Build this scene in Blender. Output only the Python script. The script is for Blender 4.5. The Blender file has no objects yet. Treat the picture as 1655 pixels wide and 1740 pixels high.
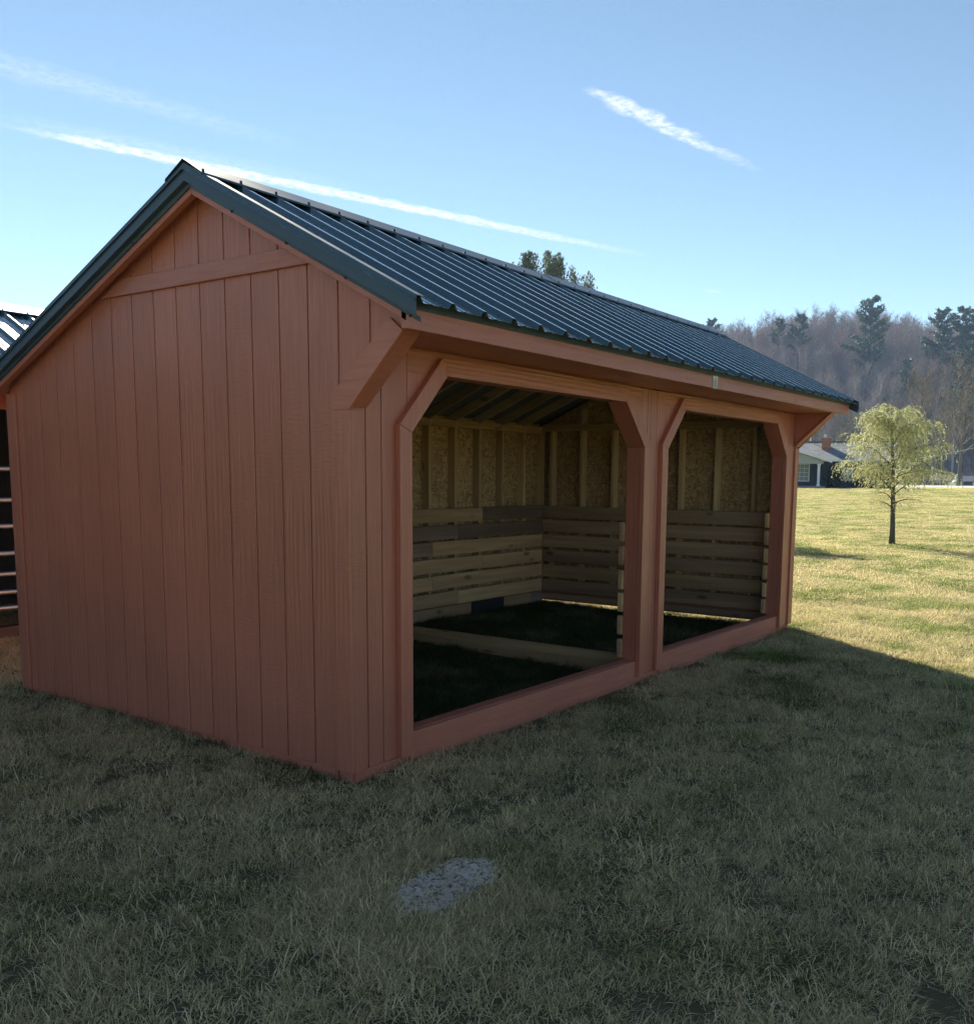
import bpy, bmesh, math, random
import numpy as np
from mathutils import Vector, Matrix

random.seed(7)
rng = np.random.default_rng(11)
sc = bpy.context.scene
COL = sc.collection
PI = math.pi

# ------------------------------------------------------------------ camera, sky, sun, exposure
cam_d = bpy.data.cameras.new('camera')
cam = bpy.data.objects.new('camera', cam_d)
COL.objects.link(cam)
sc.camera = cam
cam.location = (-3.20859, -3.25958, 1.44726)
cam.rotation_euler = (1.44279, -0.01056, -0.95749)
cam_d.sensor_fit = 'HORIZONTAL'
cam_d.sensor_width = 36.0
cam_d.lens = 1614.4 / 1655 * 36
cam_d.shift_x = (827.5 - 889.36) / 1655
cam_d.shift_y = (1016.53 - 870) / 1655
cam_d.clip_start = 0.05
cam_d.clip_end = 6000

SUN_AZ = math.radians(35.8)      # from +Y towards +X
SUN_EL = math.radians(30.0)
sun_dir = Vector((math.sin(SUN_AZ) * math.cos(SUN_EL), math.cos(SUN_AZ) * math.cos(SUN_EL), math.sin(SUN_EL)))

world = bpy.data.worlds.new('World')
sc.world = world
world.use_nodes = True
wn, wl = world.node_tree.nodes, world.node_tree.links
wn.clear()
w_out = wn.new('ShaderNodeOutputWorld')
w_bg = wn.new('ShaderNodeBackground')
w_sky = wn.new('ShaderNodeTexSky')
w_sky.sky_type = 'NISHITA'
w_sky.sun_disc = False
w_sky.sun_elevation = SUN_EL
w_sky.sun_rotation = SUN_AZ
w_sky.altitude = 900
w_sky.air_density = 0.7
w_sky.dust_density = 0.0
w_sky.ozone_density = 1.2
w_bg.inputs['Strength'].default_value = 0.079
wl.new(w_bg.outputs[0], w_out.inputs[0])

sun_d = bpy.data.lights.new('sun', 'SUN')
sun_d.energy = 5.0
sun_d.angle = math.radians(0.53)
sun_d.color = (1.0, 0.92, 0.76)
sun = bpy.data.objects.new('sun', sun_d)
COL.objects.link(sun)
sun.location = (20, 30, 40)
sun.rotation_euler = sun_dir.to_track_quat('Z', 'Y').to_euler()

sc.view_settings.view_transform = 'Standard'
sc.view_settings.look = 'None'
sc.view_settings.exposure = 1.4
sc.view_settings.gamma = 1.0
sc.view_settings.use_curve_mapping = False
sc.cycles.use_denoising = True
sc.cycles.denoising_prefilter = 'NONE'
sc.cycles.max_bounces = 4
sc.cycles.diffuse_bounces = 3
sc.cycles.glossy_bounces = 2
sc.cycles.adaptive_threshold = 0.03

# ------------------------------------------------------------------ contrails, drawn on the sky as straight lines in a plane of constant height
def W(op, a, b=None, c=None, clamp=False):
    n = wn.new('ShaderNodeMath'); n.operation = op; n.use_clamp = clamp
    for i, v in enumerate((a, b, c)):
        if v is None: continue
        if isinstance(v, (int, float)): n.inputs[i].default_value = v
        else: wl.new(v, n.inputs[i])
    return n.outputs[0]
w_tc = wn.new('ShaderNodeTexCoord')
w_sep = wn.new('ShaderNodeSeparateXYZ')
wl.new(w_tc.outputs['Generated'], w_sep.inputs[0])
w_z = W('MAXIMUM', w_sep.outputs[2], 0.02)
w_u = W('DIVIDE', w_sep.outputs[0], w_z)
w_v = W('DIVIDE', w_sep.outputs[1], w_z)
w_cmb = wn.new('ShaderNodeCombineXYZ')
wl.new(w_u, w_cmb.inputs[0]); wl.new(w_v, w_cmb.inputs[1])
def w_noise(scale, detail, rough, src=None, dist=0.0):
    n = wn.new('ShaderNodeTexNoise'); n.inputs['Scale'].default_value = scale
    n.inputs['Detail'].default_value = detail; n.inputs['Roughness'].default_value = rough
    n.inputs['Distortion'].default_value = dist
    wl.new(src or w_cmb.outputs[0], n.inputs['Vector'])
    return n.outputs['Fac']
w_n1, w_n2 = w_noise(9.0, 2, 0.62), w_noise(32.0, 3, 0.7)
def contrail(p0, p1, width, ramp_w, ramp_a, strength, nscale, ragged):
    """p0,p1 in the (x/z, y/z) plane; ramp_* = [(t, value)...] along the trail"""
    dx, dy = p1[0] - p0[0], p1[1] - p0[1]
    ln = math.hypot(dx, dy); dx /= ln; dy /= ln
    ru = W('SUBTRACT', w_u, p0[0]); rv = W('SUBTRACT', w_v, p0[1])
    t = W('DIVIDE', W('ADD', W('MULTIPLY', ru, dx), W('MULTIPLY', rv, dy)), ln)
    s = W('ADD', W('MULTIPLY', ru, -dy), W('MULTIPLY', rv, dx))
    n1, n2 = w_n1, w_n2
    s = W('ADD', s, W('MULTIPLY', W('SUBTRACT', n1, 0.5), width * ragged))
    def ramp(stops):
        r = wn.new('ShaderNodeValToRGB'); cr = r.color_ramp
        while len(cr.elements) > 1: cr.elements.remove(cr.elements[-1])
        cr.elements[0].position = stops[0][0]; v = stops[0][1]; cr.elements[0].color = (v, v, v, 1)
        for q, v in stops[1:]:
            e = cr.elements.new(q); e.color = (v, v, v, 1)
        wl.new(t, r.inputs[0]); return r.outputs[0]
    wd = W('MULTIPLY', ramp(ramp_w), width)
    k = W('DIVIDE', s, W('MAXIMUM', wd, 1e-4))
    prof = W('SUBTRACT', 1.0, W('MULTIPLY', k, k), clamp=True)
    prof = W('POWER', prof, 1.3)
    tex = W('ADD', W('MULTIPLY', n2, 2.6), -0.7, clamp=True)
    a = W('MULTIPLY', W('MULTIPLY', prof, ramp(ramp_a)), tex)
    return W('MULTIPLY', a, strength, clamp=True)
CONTRAILS = []
CONTRAILS.append(contrail((1.50, 2.94), (4.05, 2.112), 0.075, [(0.0, 0.35), (0.10, 0.75), (0.45, 0.85), (0.75, 0.85), (1.0, 0.55)], [(0.0, 0.0), (0.045, 0.30), (0.09, 0.95), (0.55, 1.0), (0.75, 0.6), (1.0, 0.0)], 1.25, 7.0, 0.7))
CONTRAILS.append(contrail((1.40, 2.92), (2.60, 2.50), 0.11, [(0.0, 1.0), (1.0, 1.0)], [(0.0, 0.0), (0.3, 0.32), (0.7, 0.2), (1.0, 0.0)], 0.8, 3.0, 0.6))
CONTRAILS.append(contrail((2.215, 1.377), (3.13, 1.262), 0.052, [(0.0, 0.35), (0.12, 1.0), (0.55, 0.85), (0.8, 0.62), (1.0, 0.5)], [(0.0, 0.0), (0.06, 0.7), (0.2, 1.0), (0.5, 0.8), (0.75, 0.42), (1.0, 0.0)], 1.05, 16.0, 1.7))
CONTRAILS.append(contrail((1.05, 2.56), (2.15, 2.33), 0.085, [(0.0, 1.3), (1.0, 0.9)], [(0.0, 0.30), (0.3, 0.34), (0.7, 0.22), (1.0, 0.0)], 0.75, 4.0, 0.9))
CONTRAILS.append(contrail((4.84, 2.236), (5.0, 2.203), 0.035, [(0.0, 1.0), (1.0, 1.0)], [(0.0, 0.0), (0.5, 0.6), (1.0, 0.0)], 0.8, 8.0, 0.4))
w_tint = wn.new('ShaderNodeMix'); w_tint.data_type = 'RGBA'; w_tint.blend_type = 'MULTIPLY'     # camera set to a shade white balance
w_tint.inputs['Factor'].default_value = 1.0; w_tint.inputs['B'].default_value = (1.0, 0.985, 0.83, 1)
wl.new(w_sky.outputs[0], w_tint.inputs['A'])
w_mix_src = w_tint.outputs['Result']
for a in CONTRAILS:
    m = wn.new('ShaderNodeMix'); m.data_type = 'RGBA'
    wl.new(a, m.inputs['Factor']); wl.new(w_mix_src, m.inputs['A'])
    m.inputs['B'].default_value = (5.6, 5.9, 6.2, 1)
    w_mix_src = m.outputs['Result']
wl.new(w_mix_src, w_bg.inputs['Color'])

# ------------------------------------------------------------------ helpers
def tag(o, label=None, cat=None, group=None, kind=None):
    if label: o['label'] = label
    if cat: o['category'] = cat
    if group: o['group'] = group
    if kind: o['kind'] = kind
    return o
def empty(name, loc=(0, 0, 0), rz=0.0, label=None, cat=None, group=None):
    o = bpy.data.objects.new(name, None); COL.objects.link(o)
    o.location = loc; o.rotation_euler = (0, 0, rz); o.empty_display_size = 0.2
    return tag(o, label, cat, group)
def obj(name, me, mat, parent=None):
    o = bpy.data.objects.new(name, me); COL.objects.link(o)
    if mat is not None and len(me.materials) == 0: me.materials.append(mat)
    if parent is not None: o.parent = parent
    return o
def mesh(name, verts, faces, smooth=False):
    me = bpy.data.meshes.new(name)
    me.from_pydata([tuple(v) for v in verts], [], [tuple(f) for f in faces]); me.update()
    if smooth: me.polygons.foreach_set('use_smooth', [True] * len(me.polygons))
    return me
def bm_mesh(name, bm, smooth=False):
    me = bpy.data.meshes.new(name); bm.to_mesh(me); bm.free()
    if smooth: me.polygons.foreach_set('use_smooth', [True] * len(me.polygons))
    return me
def box_bm(bm, x0, x1, y0, y1, z0, z1, bev=0.0):
    r = bmesh.ops.create_cube(bm, size=1.0)
    vs = r['verts']
    for v in vs:
        v.co = Vector(((x0 + x1) / 2 + v.co.x * (x1 - x0), (y0 + y1) / 2 + v.co.y * (y1 - y0), (z0 + z1) / 2 + v.co.z * (z1 - z0)))
    if bev > 0:
        es = list({e for v in vs for e in v.link_edges})
        bmesh.ops.bevel(bm, geom=es, offset=bev, segments=1, affect='EDGES', profile=0.5)
def box(name, xr, yr, zr, mat, parent, bev=0.002):
    bm = bmesh.new(); box_bm(bm, *xr, *yr, *zr, bev=bev)
    return obj(name, bm_mesh(name, bm), mat, parent)
def prism(name, pts, axis, a0, a1, mat, parent, bev=0.002):
    """polygon pts extruded along an axis: axis 'x': pts are (y,z); 'y': (x,z); 'z': (x,y)"""
    def P(p, a):
        return (a, p[0], p[1]) if axis == 'x' else ((p[0], a, p[1]) if axis == 'y' else (p[0], p[1], a))
    n = len(pts)
    vs = [P(p, a0) for p in pts] + [P(p, a1) for p in pts]
    fs = [tuple(range(n)), tuple(range(2 * n - 1, n - 1, -1))] + [(i, (i + 1) % n, n + (i + 1) % n, n + i) for i in range(n)]
    bm = bmesh.new()
    bv = [bm.verts.new(v) for v in vs]
    for f in fs: bm.faces.new([bv[i] for i in f])
    bmesh.ops.recalc_face_normals(bm, faces=bm.faces)
    if bev > 0: bmesh.ops.bevel(bm, geom=list(bm.edges), offset=bev, segments=1, affect='EDGES', profile=0.5)
    return obj(name, bm_mesh(name, bm), mat, parent)
def tube_pts(pts, radii, sides=6, verts=None, faces=None, cap=True):
    """append a tube along pts to verts/faces"""
    if verts is None: verts, faces = [], []
    pts = [Vector(p) for p in pts]
    base = len(verts)
    up = None
    for i, p in enumerate(pts):
        d = (pts[min(i + 1, len(pts) - 1)] - pts[max(i - 1, 0)])
        d = d.normalized() if d.length > 1e-9 else Vector((0, 0, 1))
        if up is None:
            up = d.orthogonal().normalized()
        else:
            up = (up - d * up.dot(d)); up = up.normalized() if up.length > 1e-6 else d.orthogonal().normalized()
        s = d.cross(up)
        for k in range(sides):
            a = 2 * PI * k / sides
            verts.append(p + (up * math.cos(a) + s * math.sin(a)) * radii[i])
    for i in range(len(pts) - 1):
        for k in range(sides):
            k2 = (k + 1) % sides
            faces.append((base + i * sides + k, base + i * sides + k2, base + (i + 1) * sides + k2, base + (i + 1) * sides + k))
    if cap:
        faces.append(tuple(base + k for k in range(sides - 1, -1, -1)))
        e = base + (len(pts) - 1) * sides
        faces.append(tuple(e + k for k in range(sides)))
    return verts, faces

# ------------------------------------------------------------------ materials
class Mat:
    def __init__(s, name):
        s.m = bpy.data.materials.new(name); s.m.use_nodes = True
        s.n, s.l = s.m.node_tree.nodes, s.m.node_tree.links
        s.b = s.n['Principled BSDF']; s.out = s.n['Material Output']
    def node(s, t, **kw):
        n = s.n.new(t)
        for k, v in kw.items(): setattr(n, k, v)
        return n
    def link(s, a, b): s.l.new(a, b)
    def set(s, node, name, v):
        if hasattr(v, 'is_output'): s.l.new(v, node.inputs[name])
        else: node.inputs[name].default_value = v
    def coords(s, scale=(1, 1, 1), kind='Object', rot=(0, 0, 0)):
        if kind == 'World': src = s.node('ShaderNodeNewGeometry').outputs['Position']
        else: src = s.node('ShaderNodeTexCoord').outputs[kind]
        mp = s.node('ShaderNodeMapping'); mp.inputs['Scale'].default_value = scale; mp.inputs['Rotation'].default_value = rot
        s.link(src, mp.inputs['Vector']); return mp.outputs[0]
    def noise(s, vec, scale, detail=3, rough=0.5, dist=0.0, out='Fac'):
        n = s.node('ShaderNodeTexNoise'); s.link(vec, n.inputs['Vector'])
        for k, v in (('Scale', scale), ('Detail', detail), ('Roughness', rough), ('Distortion', dist)): n.inputs[k].default_value = v
        return n.outputs[out]
    def ramp(s, fac, stops, interp='LINEAR'):
        r = s.node('ShaderNodeValToRGB'); cr = r.color_ramp; cr.interpolation = interp
        while len(cr.elements) > 1: cr.elements.remove(cr.elements[-1])
        def c4(c): return (c, c, c, 1) if isinstance(c, (int, float)) else (*c, 1)
        cr.elements[0].position = stops[0][0]; cr.elements[0].color = c4(stops[0][1])
        for p, c in stops[1:]:
            e = cr.elements.new(p); e.color = c4(c)
        s.link(fac, r.inputs[0]); return r.outputs[0]
    def mix(s, fac, a, b, blend='MIX'):
        m = s.node('ShaderNodeMix'); m.data_type = 'RGBA'; m.blend_type = blend
        for nm, v in (('Factor', fac), ('A', a), ('B', b)):
            if hasattr(v, 'is_output'): s.link(v, m.inputs[nm])
            else: m.inputs[nm].default_value = v if nm == 'Factor' else (*v, 1)
        return m.outputs['Result']
    def math(s, op, a, b=0.0, clamp=False):
        m = s.node('ShaderNodeMath'); m.operation = op; m.use_clamp = clamp
        for i, v in enumerate((a, b)):
            if hasattr(v, 'is_output'): s.link(v, m.inputs[i])
            else: m.inputs[i].default_value = v
        return m.outputs[0]
    def bump(s, h, strength=0.3, dist=0.01):
        b = s.node('ShaderNodeBump'); b.inputs['Strength'].default_value = strength; b.inputs['Distance'].default_value = dist
        s.link(h, b.inputs['Height']); s.link(b.outputs[0], s.b.inputs['Normal']); return b.outputs[0]
    def rand(s): return s.node('ShaderNodeObjectInfo').outputs['Random']
    def base(s, c, rough=0.6, spec=0.5, metal=0.0):
        s.set(s.b, 'Base Color', c if hasattr(c, 'is_output') else (*c, 1))
        s.set(s.b, 'Roughness', rough); s.set(s.b, 'Specular IOR Level', spec); s.set(s.b, 'Metallic', metal)
        return s.m

def paint_mat(name, col, along, rough=0.40, bumpy=0.8, spec=0.6):
    """painted engineered-wood boards with an embossed grain running along an axis"""
    M = Mat(name)
    st = {'x': (3.0, 42, 42), 'y': (42, 3.0, 42), 'z': (42, 42, 3.0)}[along]
    vec = M.coords(st)
    n1 = M.noise(vec, 1.0, 2, 0.65)
    w = M.node('ShaderNodeTexWave', wave_type='BANDS', bands_direction={'x': 'Z', 'y': 'Z', 'z': 'Y'}[along])
    st2 = {'x': (0.9, 9, 9), 'y': (9, 0.9, 9), 'z': (9, 9, 0.9)}[along]
    M.link(M.coords(st2), w.inputs['Vector'])
    w.inputs['Scale'].default_value = 1.1; w.inputs['Distortion'].default_value = 9.0
    w.inputs['Detail'].default_value = 1.0; w.inputs['Detail Scale'].default_value = 0.7
    # short cross ripples of the embossing
    rp = {'x': (60, 14, 14), 'y': (14, 60, 14), 'z': (14, 14, 75)}[along]
    n2 = M.noise(M.coords(rp), 1.0, 1, 0.5)
    mask = M.ramp(M.noise(M.coords((1, 1, 1)), 2.2, 0), [(0.42, 0.0), (0.6, 1.0)])
    h = M.math('ADD', M.math('MULTIPLY', n1, 0.9), M.math('MULTIPLY', M.math('MULTIPLY', w.outputs['Fac'], 0.32), M.math('SUBTRACT', 1.0, mask)))
    h = M.math('ADD', h, M.math('MULTIPLY', M.math('MULTIPLY', n2, 0.55), mask))
    M.bump(h, bumpy, 0.004)
    d = M.noise(M.coords((1, 1, 1)), 1.3, 2, 0.6)
    c = M.mix(M.ramp(d, [(0.3, 0.0), (0.7, 1.0)]), tuple(v * 0.92 for v in col), tuple(min(1, v * 1.08) for v in col))
    fine = M.ramp(n1, [(0.3, 0.92), (0.7, 1.04)])
    c = M.mix(1.0, c, fine, 'MULTIPLY')
    rv = M.ramp(M.rand(), [(0.0, 0.955), (1.0, 1.035)])
    c = M.mix(1.0, c, rv, 'MULTIPLY')
    return M.base(c, M.ramp(n1, [(0.3, rough + 0.08), (0.7, rough - 0.06)]), spec)

RUST = (0.43, 0.140, 0.090)
paint_v = paint_mat('rust_paint_vertical', RUST, 'z')
paint_h = paint_mat('rust_paint_along_front', RUST, 'x')
paint_y = paint_mat('rust_paint_along_gable', RUST, 'y')
skid_paint = paint_mat('rust_paint_skid', (0.44, 0.142, 0.086), "x", 0.6, 0.35)
brown_v = paint_mat('dark_brown_paint_vertical', (0.075, 0.048, 0.042), 'z')
brown_h = paint_mat('dark_brown_paint_along_front', (0.075, 0.048, 0.042), 'x')
brown_y = paint_mat('dark_brown_paint_along_gable', (0.075, 0.048, 0.042), 'y')

def metal_mat(name, col, rough, spec=0.5):
    M = Mat(name)
    n = M.noise(M.coords((1, 1, 1)), 3.0, 1, 0.6)
    fine = M.noise(M.coords((1, 1, 1)), 180.0, 0, 0.5)
    c = M.mix(M.ramp(n, [(0.3, 0.0), (0.7, 1.0)]), tuple(v * 0.88 for v in col), tuple(v * 1.1 for v in col))
    M.bump(M.math('ADD', M.math('MULTIPLY', n, 1.0), M.math('MULTIPLY', fine, 0.03)), 0.12, 0.01)
    return M.base(c, M.ramp(n, [(0.3, rough - 0.05), (0.7, rough + 0.08)]), spec)
def coat(m, w, r):
    b = m.node_tree.nodes['Principled BSDF']; b.inputs['Coat Weight'].default_value = w; b.inputs['Coat Roughness'].default_value = r; b.inputs['Coat IOR'].default_value = 1.6; return m
roof_metal = metal_mat('dark_slate_roof_steel', (0.024, 0.066, 0.088), 0.20, 0.6)
coat(roof_metal, 1.0, 0.08)
trim_metal = metal_mat('dark_slate_trim_steel', (0.034, 0.062, 0.098), 0.38)
def simple(name, col, rough=0.6, spec=0.4, metal=0.0, var=0.12, scale=6.0):
    M = Mat(name)
    n = M.noise(M.coords((1, 1, 1)), scale, 4, 0.6)
    c = M.mix(M.ramp(n, [(0.25, 0.0), (0.75, 1.0)]), tuple(v * (1 - var) for v in col), tuple(min(1, v * (1 + var)) for v in col))
    return M.base(c, rough, spec, metal)
screw_mat = simple('screw_steel', (0.03, 0.045, 0.06), 0.4)
galv = simple('galvanised_steel', (0.45, 0.46, 0.48), 0.38, 0.5, 0.85)

def wood_mat(name, along, c0, c1, dark, rough=0.7):
    M = Mat(name)
    st = {'x': (1.2, 26, 26), 'y': (26, 1.2, 26), 'z': (26, 26, 1.2)}[along]
    # shift the pattern per piece
    tc = M.node('ShaderNodeTexCoord').outputs['Object']
    add = M.node('ShaderNodeVectorMath', operation='ADD'); M.link(tc, add.inputs[0])
    cb = M.node('ShaderNodeCombineXYZ')
    r = M.rand()
    for i in range(3): M.link(M.math('MULTIPLY', r, 7.3 + 3 * i), cb.inputs[i])
    M.link(cb.outputs[0], add.inputs[1])
    mp = M.node('ShaderNodeMapping'); mp.inputs['Scale'].default_value = st; M.link(add.outputs[0], mp.inputs['Vector'])
    g = M.noise(mp.outputs[0], 1.0, 2, 0.65, 0.5)
    st3 = {'x': (0.35, 5, 5), 'y': (5, 0.35, 5), 'z': (5, 5, 0.35)}[along]
    mp3 = M.node('ShaderNodeMapping'); mp3.inputs['Scale'].default_value = st3; M.link(add.outputs[0], mp3.inputs['Vector'])
    big = M.noise(mp3.outputs[0], 1.0, 2, 0.5)
    c = M.mix(M.ramp(g, [(0.35, 0.0), (0.65, 1.0)]), c0, c1)
    stain = M.math('MULTIPLY', M.ramp(big, [(0.42, 0.0), (0.62, 1.0)]), 0.65)
    c = M.mix(stain, c, dark)
    # knots
    kn = M.node('ShaderNodeTexVoronoi', feature='F1')
    ks = {'x': (2.2, 5.5, 5.5), 'y': (5.5, 2.2, 5.5), 'z': (5.5, 5.5, 2.2)}[along]
    mp2 = M.node('ShaderNodeMapping'); mp2.inputs['Scale'].default_value = ks; M.link(add.outputs[0], mp2.inputs['Vector'])
    M.link(mp2.outputs[0], kn.inputs['Vector']); kn.inputs['Scale'].default_value = 1.0
    k = M.ramp(M.math('ADD', kn.outputs['Distance'], M.math('MULTIPLY', M.math('SUBTRACT', g, 0.5), 0.12)), [(0.07, 1.0), (0.17, 0.0)])
    c = M.mix(M.math('MULTIPLY', k, 0.8), c, tuple(v * 0.30 for v in c0))
    tone = M.ramp(r, [(0.0, 0.78), (0.5, 1.0), (1.0, 1.12)])
    c = M.mix(1.0, c, tone, 'MULTIPLY')
    M.bump(g, 0.25, 0.003)
    return M.base(c, rough, 0.3)
pine_x = wood_mat('pine_plank_along_front', 'x', (0.46, 0.275, 0.135), (0.57, 0.365, 0.195), (0.30, 0.175, 0.10))
pine_y = wood_mat('pine_plank_along_gable', 'y', (0.42, 0.27, 0.135), (0.52, 0.35, 0.18), (0.28, 0.17, 0.10))
pine_z = wood_mat('pine_stud', 'z', (0.54, 0.36, 0.17), (0.66, 0.46, 0.25), (0.45, 0.29, 0.15))
grey_x = wood_mat('weathered_plank_along_front', 'x', (0.24, 0.15, 0.10), (0.33, 0.21, 0.14), (0.15, 0.095, 0.07))
grey_y = wood_mat('weathered_plank_along_gable', 'y', (0.36, 0.225, 0.13), (0.46, 0.30, 0.175), (0.23, 0.14, 0.09))

def osb_mat(name, plane):
    M = Mat(name)
    rot = (0, 0, 0)
    def layer(sc_, r):
        v = M.node('ShaderNodeTexVoronoi', feature='F1')
        rr = {'x': (0, r, 0), 'y': (r, 0, 0)}[plane]
        M.link(M.coords(sc_, rot=rr), v.inputs['Vector']); v.inputs['Scale'].default_value = 1.0
        sp = M.node('ShaderNodeSeparateColor'); M.link(v.outputs['Color'], sp.inputs[0])
        return sp.outputs[0], sp.outputs[1]
    s1 = {'x': (70, 20, 17), 'y': (20, 70, 17)}[plane]; s2 = {'x': (30, 20, 58), 'y': (20, 30, 58)}[plane]
    a, a2 = layer(s1, 0.25); b, b2 = layer(s2, -0.4)
    stops = [(0.0, (0.26, 0.145, 0.065)), (0.3, (0.42, 0.25, 0.115)), (0.7, (0.52, 0.325, 0.16)), (1.0, (0.64, 0.43, 0.23))]
    c = M.mix(M.math('GREATER_THAN', b2, 0.55), M.ramp(a, stops), M.ramp(b, stops))
    n = M.noise(M.coords((1, 1, 1)), 1.4, 4)
    c = M.mix(1.0, c, M.ramp(n, [(0.3, 0.75), (0.7, 1.05)]), 'MULTIPLY')
    M.bump(M.math('ADD', a, b), 0.15, 0.003)
    return M.base(c, 0.75, 0.3)
osb_x = osb_mat('osb_back_wall', 'x')
osb_y = osb_mat('osb_end_wall', 'y')
deck_mat = simple('dark_roof_underlay', (0.10, 0.108, 0.135), 0.6, 0.3, 0.0, 0.2, 2.0)
rafter_mat = wood_mat('rafter_lumber', 'y', (0.34, 0.26, 0.17), (0.42, 0.33, 0.22), (0.27, 0.20, 0.14))
plate_mat = simple('dark_vent_plate', (0.016, 0.018, 0.022), 0.6)

# ------------------------------------------------------------------ terrain
PROF_A = [-4000, 8, 30, 60, 76, 84, 95, 106, 112, 200, 265, 290, 340, 400, 470, 560, 4000]
PROF_Z = [-0.06, -0.06, 0.12, 0.50, 0.68, 0.70, 0.64, 0.90, 0.88, -0.75, -0.70, 3.0, 24.0, 45.0, 53.5, 55.0, 55.0]
def ground_z(x, y):
    x = np.asarray(x, float); y = np.asarray(y, float)
    a = 0.966 * x + 0.259 * y
    b = -0.259 * x + 0.966 * y
    # average of shifted samples rounds the corners of the profile
    z = sum(np.interp(a + s * np.clip(np.abs(a) * 0.03, 0, 12), PROF_A, PROF_Z) for s in (-1, -.5, 0, .5, 1)) / 5
    hill = np.clip((a - 290) / 100, 0, 1)
    z = z + hill * (4.0 * np.sin(b / 41 + 0.8) + 2.4 * np.sin(b / 17 + a / 60)) - hill * np.clip((b - 95) / 120, 0, 1) * 10
    near = np.exp(-(np.hypot(x - 2, y) / 16) ** 2)
    z = z + near * (0.018 * np.clip(y, 0, 5) + 0.012 * np.clip(y, -5, 0))
    z = z + 0.010 * np.sin(x * 1.7 + 0.6 * y) * np.sin(y * 1.3 - 0.4 * x + 1.0) * np.clip(np.hypot(x, y) / 4, 0.3, 3)
    return z
def gz(x, y): return float(ground_z(x, y))

ga = np.unique(np.concatenate([np.linspace(-14, 30, 120), np.linspace(30, 130, 70), np.geomspace(130, 3000, 60), -np.geomspace(14, 3000, 30)]))
gb_ = np.unique(np.concatenate([np.linspace(-14, 14, 80), np.linspace(14, 130, 50), -np.linspace(14, 130, 50), np.geomspace(130, 3000, 24), -np.geomspace(130, 3000, 24)]))
AA, BB = np.meshgrid(ga, gb_, indexing='ij')
GX = AA * 0.966 - BB * 0.259; GY = AA * 0.259 + BB * 0.966
GZ = ground_z(GX, GY)
na, nb = AA.shape
gv = np.stack([GX, GY, GZ], -1).reshape(-1, 3)
gi = np.arange(na * nb).reshape(na, nb)
gf = np.stack([gi[:-1, :-1], gi[1:, :-1], gi[1:, 1:], gi[:-1, 1:]], -1).reshape(-1, 4)
M = Mat('lawn_ground')
vw = M.coords((1, 1, 1), 'World')
nA = M.noise(vw, 0.11, 3, 0.6); nB = M.noise(vw, 1.3, 3, 0.65); nC = M.noise(vw, 30.0, 2, 0.7)
# stretched mowing / drought streaks
nD = M.noise(M.coords((0.35, 0.09, 1), 'World', (0, 0, 0.5)), 1.0, 5, 0.65)
c1 = M.mix(M.ramp(nA, [(0.35, 0.0), (0.65, 1.0)]), (0.31, 0.34, 0.075), (0.45, 0.42, 0.12))
c1 = M.mix(M.ramp(nD, [(0.42, 0.0), (0.62, 1.0)]), c1, (0.46, 0.42, 0.14))
c1 = M.mix(M.ramp(nB, [(0.45, 0.0), (0.75, 0.6)]), c1, (0.24, 0.27, 0.065))
c1 = M.mix(1.0, c1, M.ramp(nC, [(0.25, 0.55), (0.75, 1.25)]), 'MULTIPLY')
# leaf litter on the wooded hill, thatch and bare soil close by, shade between blades put into its colour
geo = M.node('ShaderNodeNewGeometry'); sx = M.node('ShaderNodeSeparateXYZ'); M.link(geo.outputs['Position'], sx.inputs[0])
aw = M.math('ADD', M.math('MULTIPLY', sx.outputs[0], 0.966), M.math('MULTIPLY', sx.outputs[1], 0.259))
c1 = M.mix(M.ramp(M.math('DIVIDE', M.math('SUBTRACT', aw, 262.0), 30.0), [(0.0, 0.0), (1.0, 1.0)]), c1, (0.105, 0.075, 0.055))
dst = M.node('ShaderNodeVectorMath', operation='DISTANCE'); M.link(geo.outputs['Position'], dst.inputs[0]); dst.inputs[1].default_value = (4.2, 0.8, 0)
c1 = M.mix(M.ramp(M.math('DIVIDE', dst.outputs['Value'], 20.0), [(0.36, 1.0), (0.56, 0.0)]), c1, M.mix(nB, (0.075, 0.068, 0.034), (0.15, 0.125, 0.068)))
M.bump(M.math('ADD', nB, nC), 0.6, 0.03)
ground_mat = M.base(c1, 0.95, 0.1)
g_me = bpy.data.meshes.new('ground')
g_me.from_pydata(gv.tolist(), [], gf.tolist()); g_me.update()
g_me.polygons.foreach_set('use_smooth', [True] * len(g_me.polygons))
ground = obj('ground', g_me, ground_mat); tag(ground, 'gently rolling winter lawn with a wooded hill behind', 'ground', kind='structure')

# ------------------------------------------------------------------ run-in shed
YR, ZR, SF, SB = 0.985, 2.945, 0.512, 0.43      # ridge position of the roof sheets and the two slopes
YE_F, YE_B = -0.54, 3.32                        # eaves
D, L = 3.06, 6.096
def zpan(y): return ZR - SF * (YR - y) if y < YR else ZR - SB * (y - YR)
ZK, YO, ZE = 1.756, -0.342, 2.076               # foot and tip of the slanted overhang cheek
def low(y): return 0.0 if y >= 0 else min(ZE, ZK + (ZE - ZK) * (y / YO))

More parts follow.
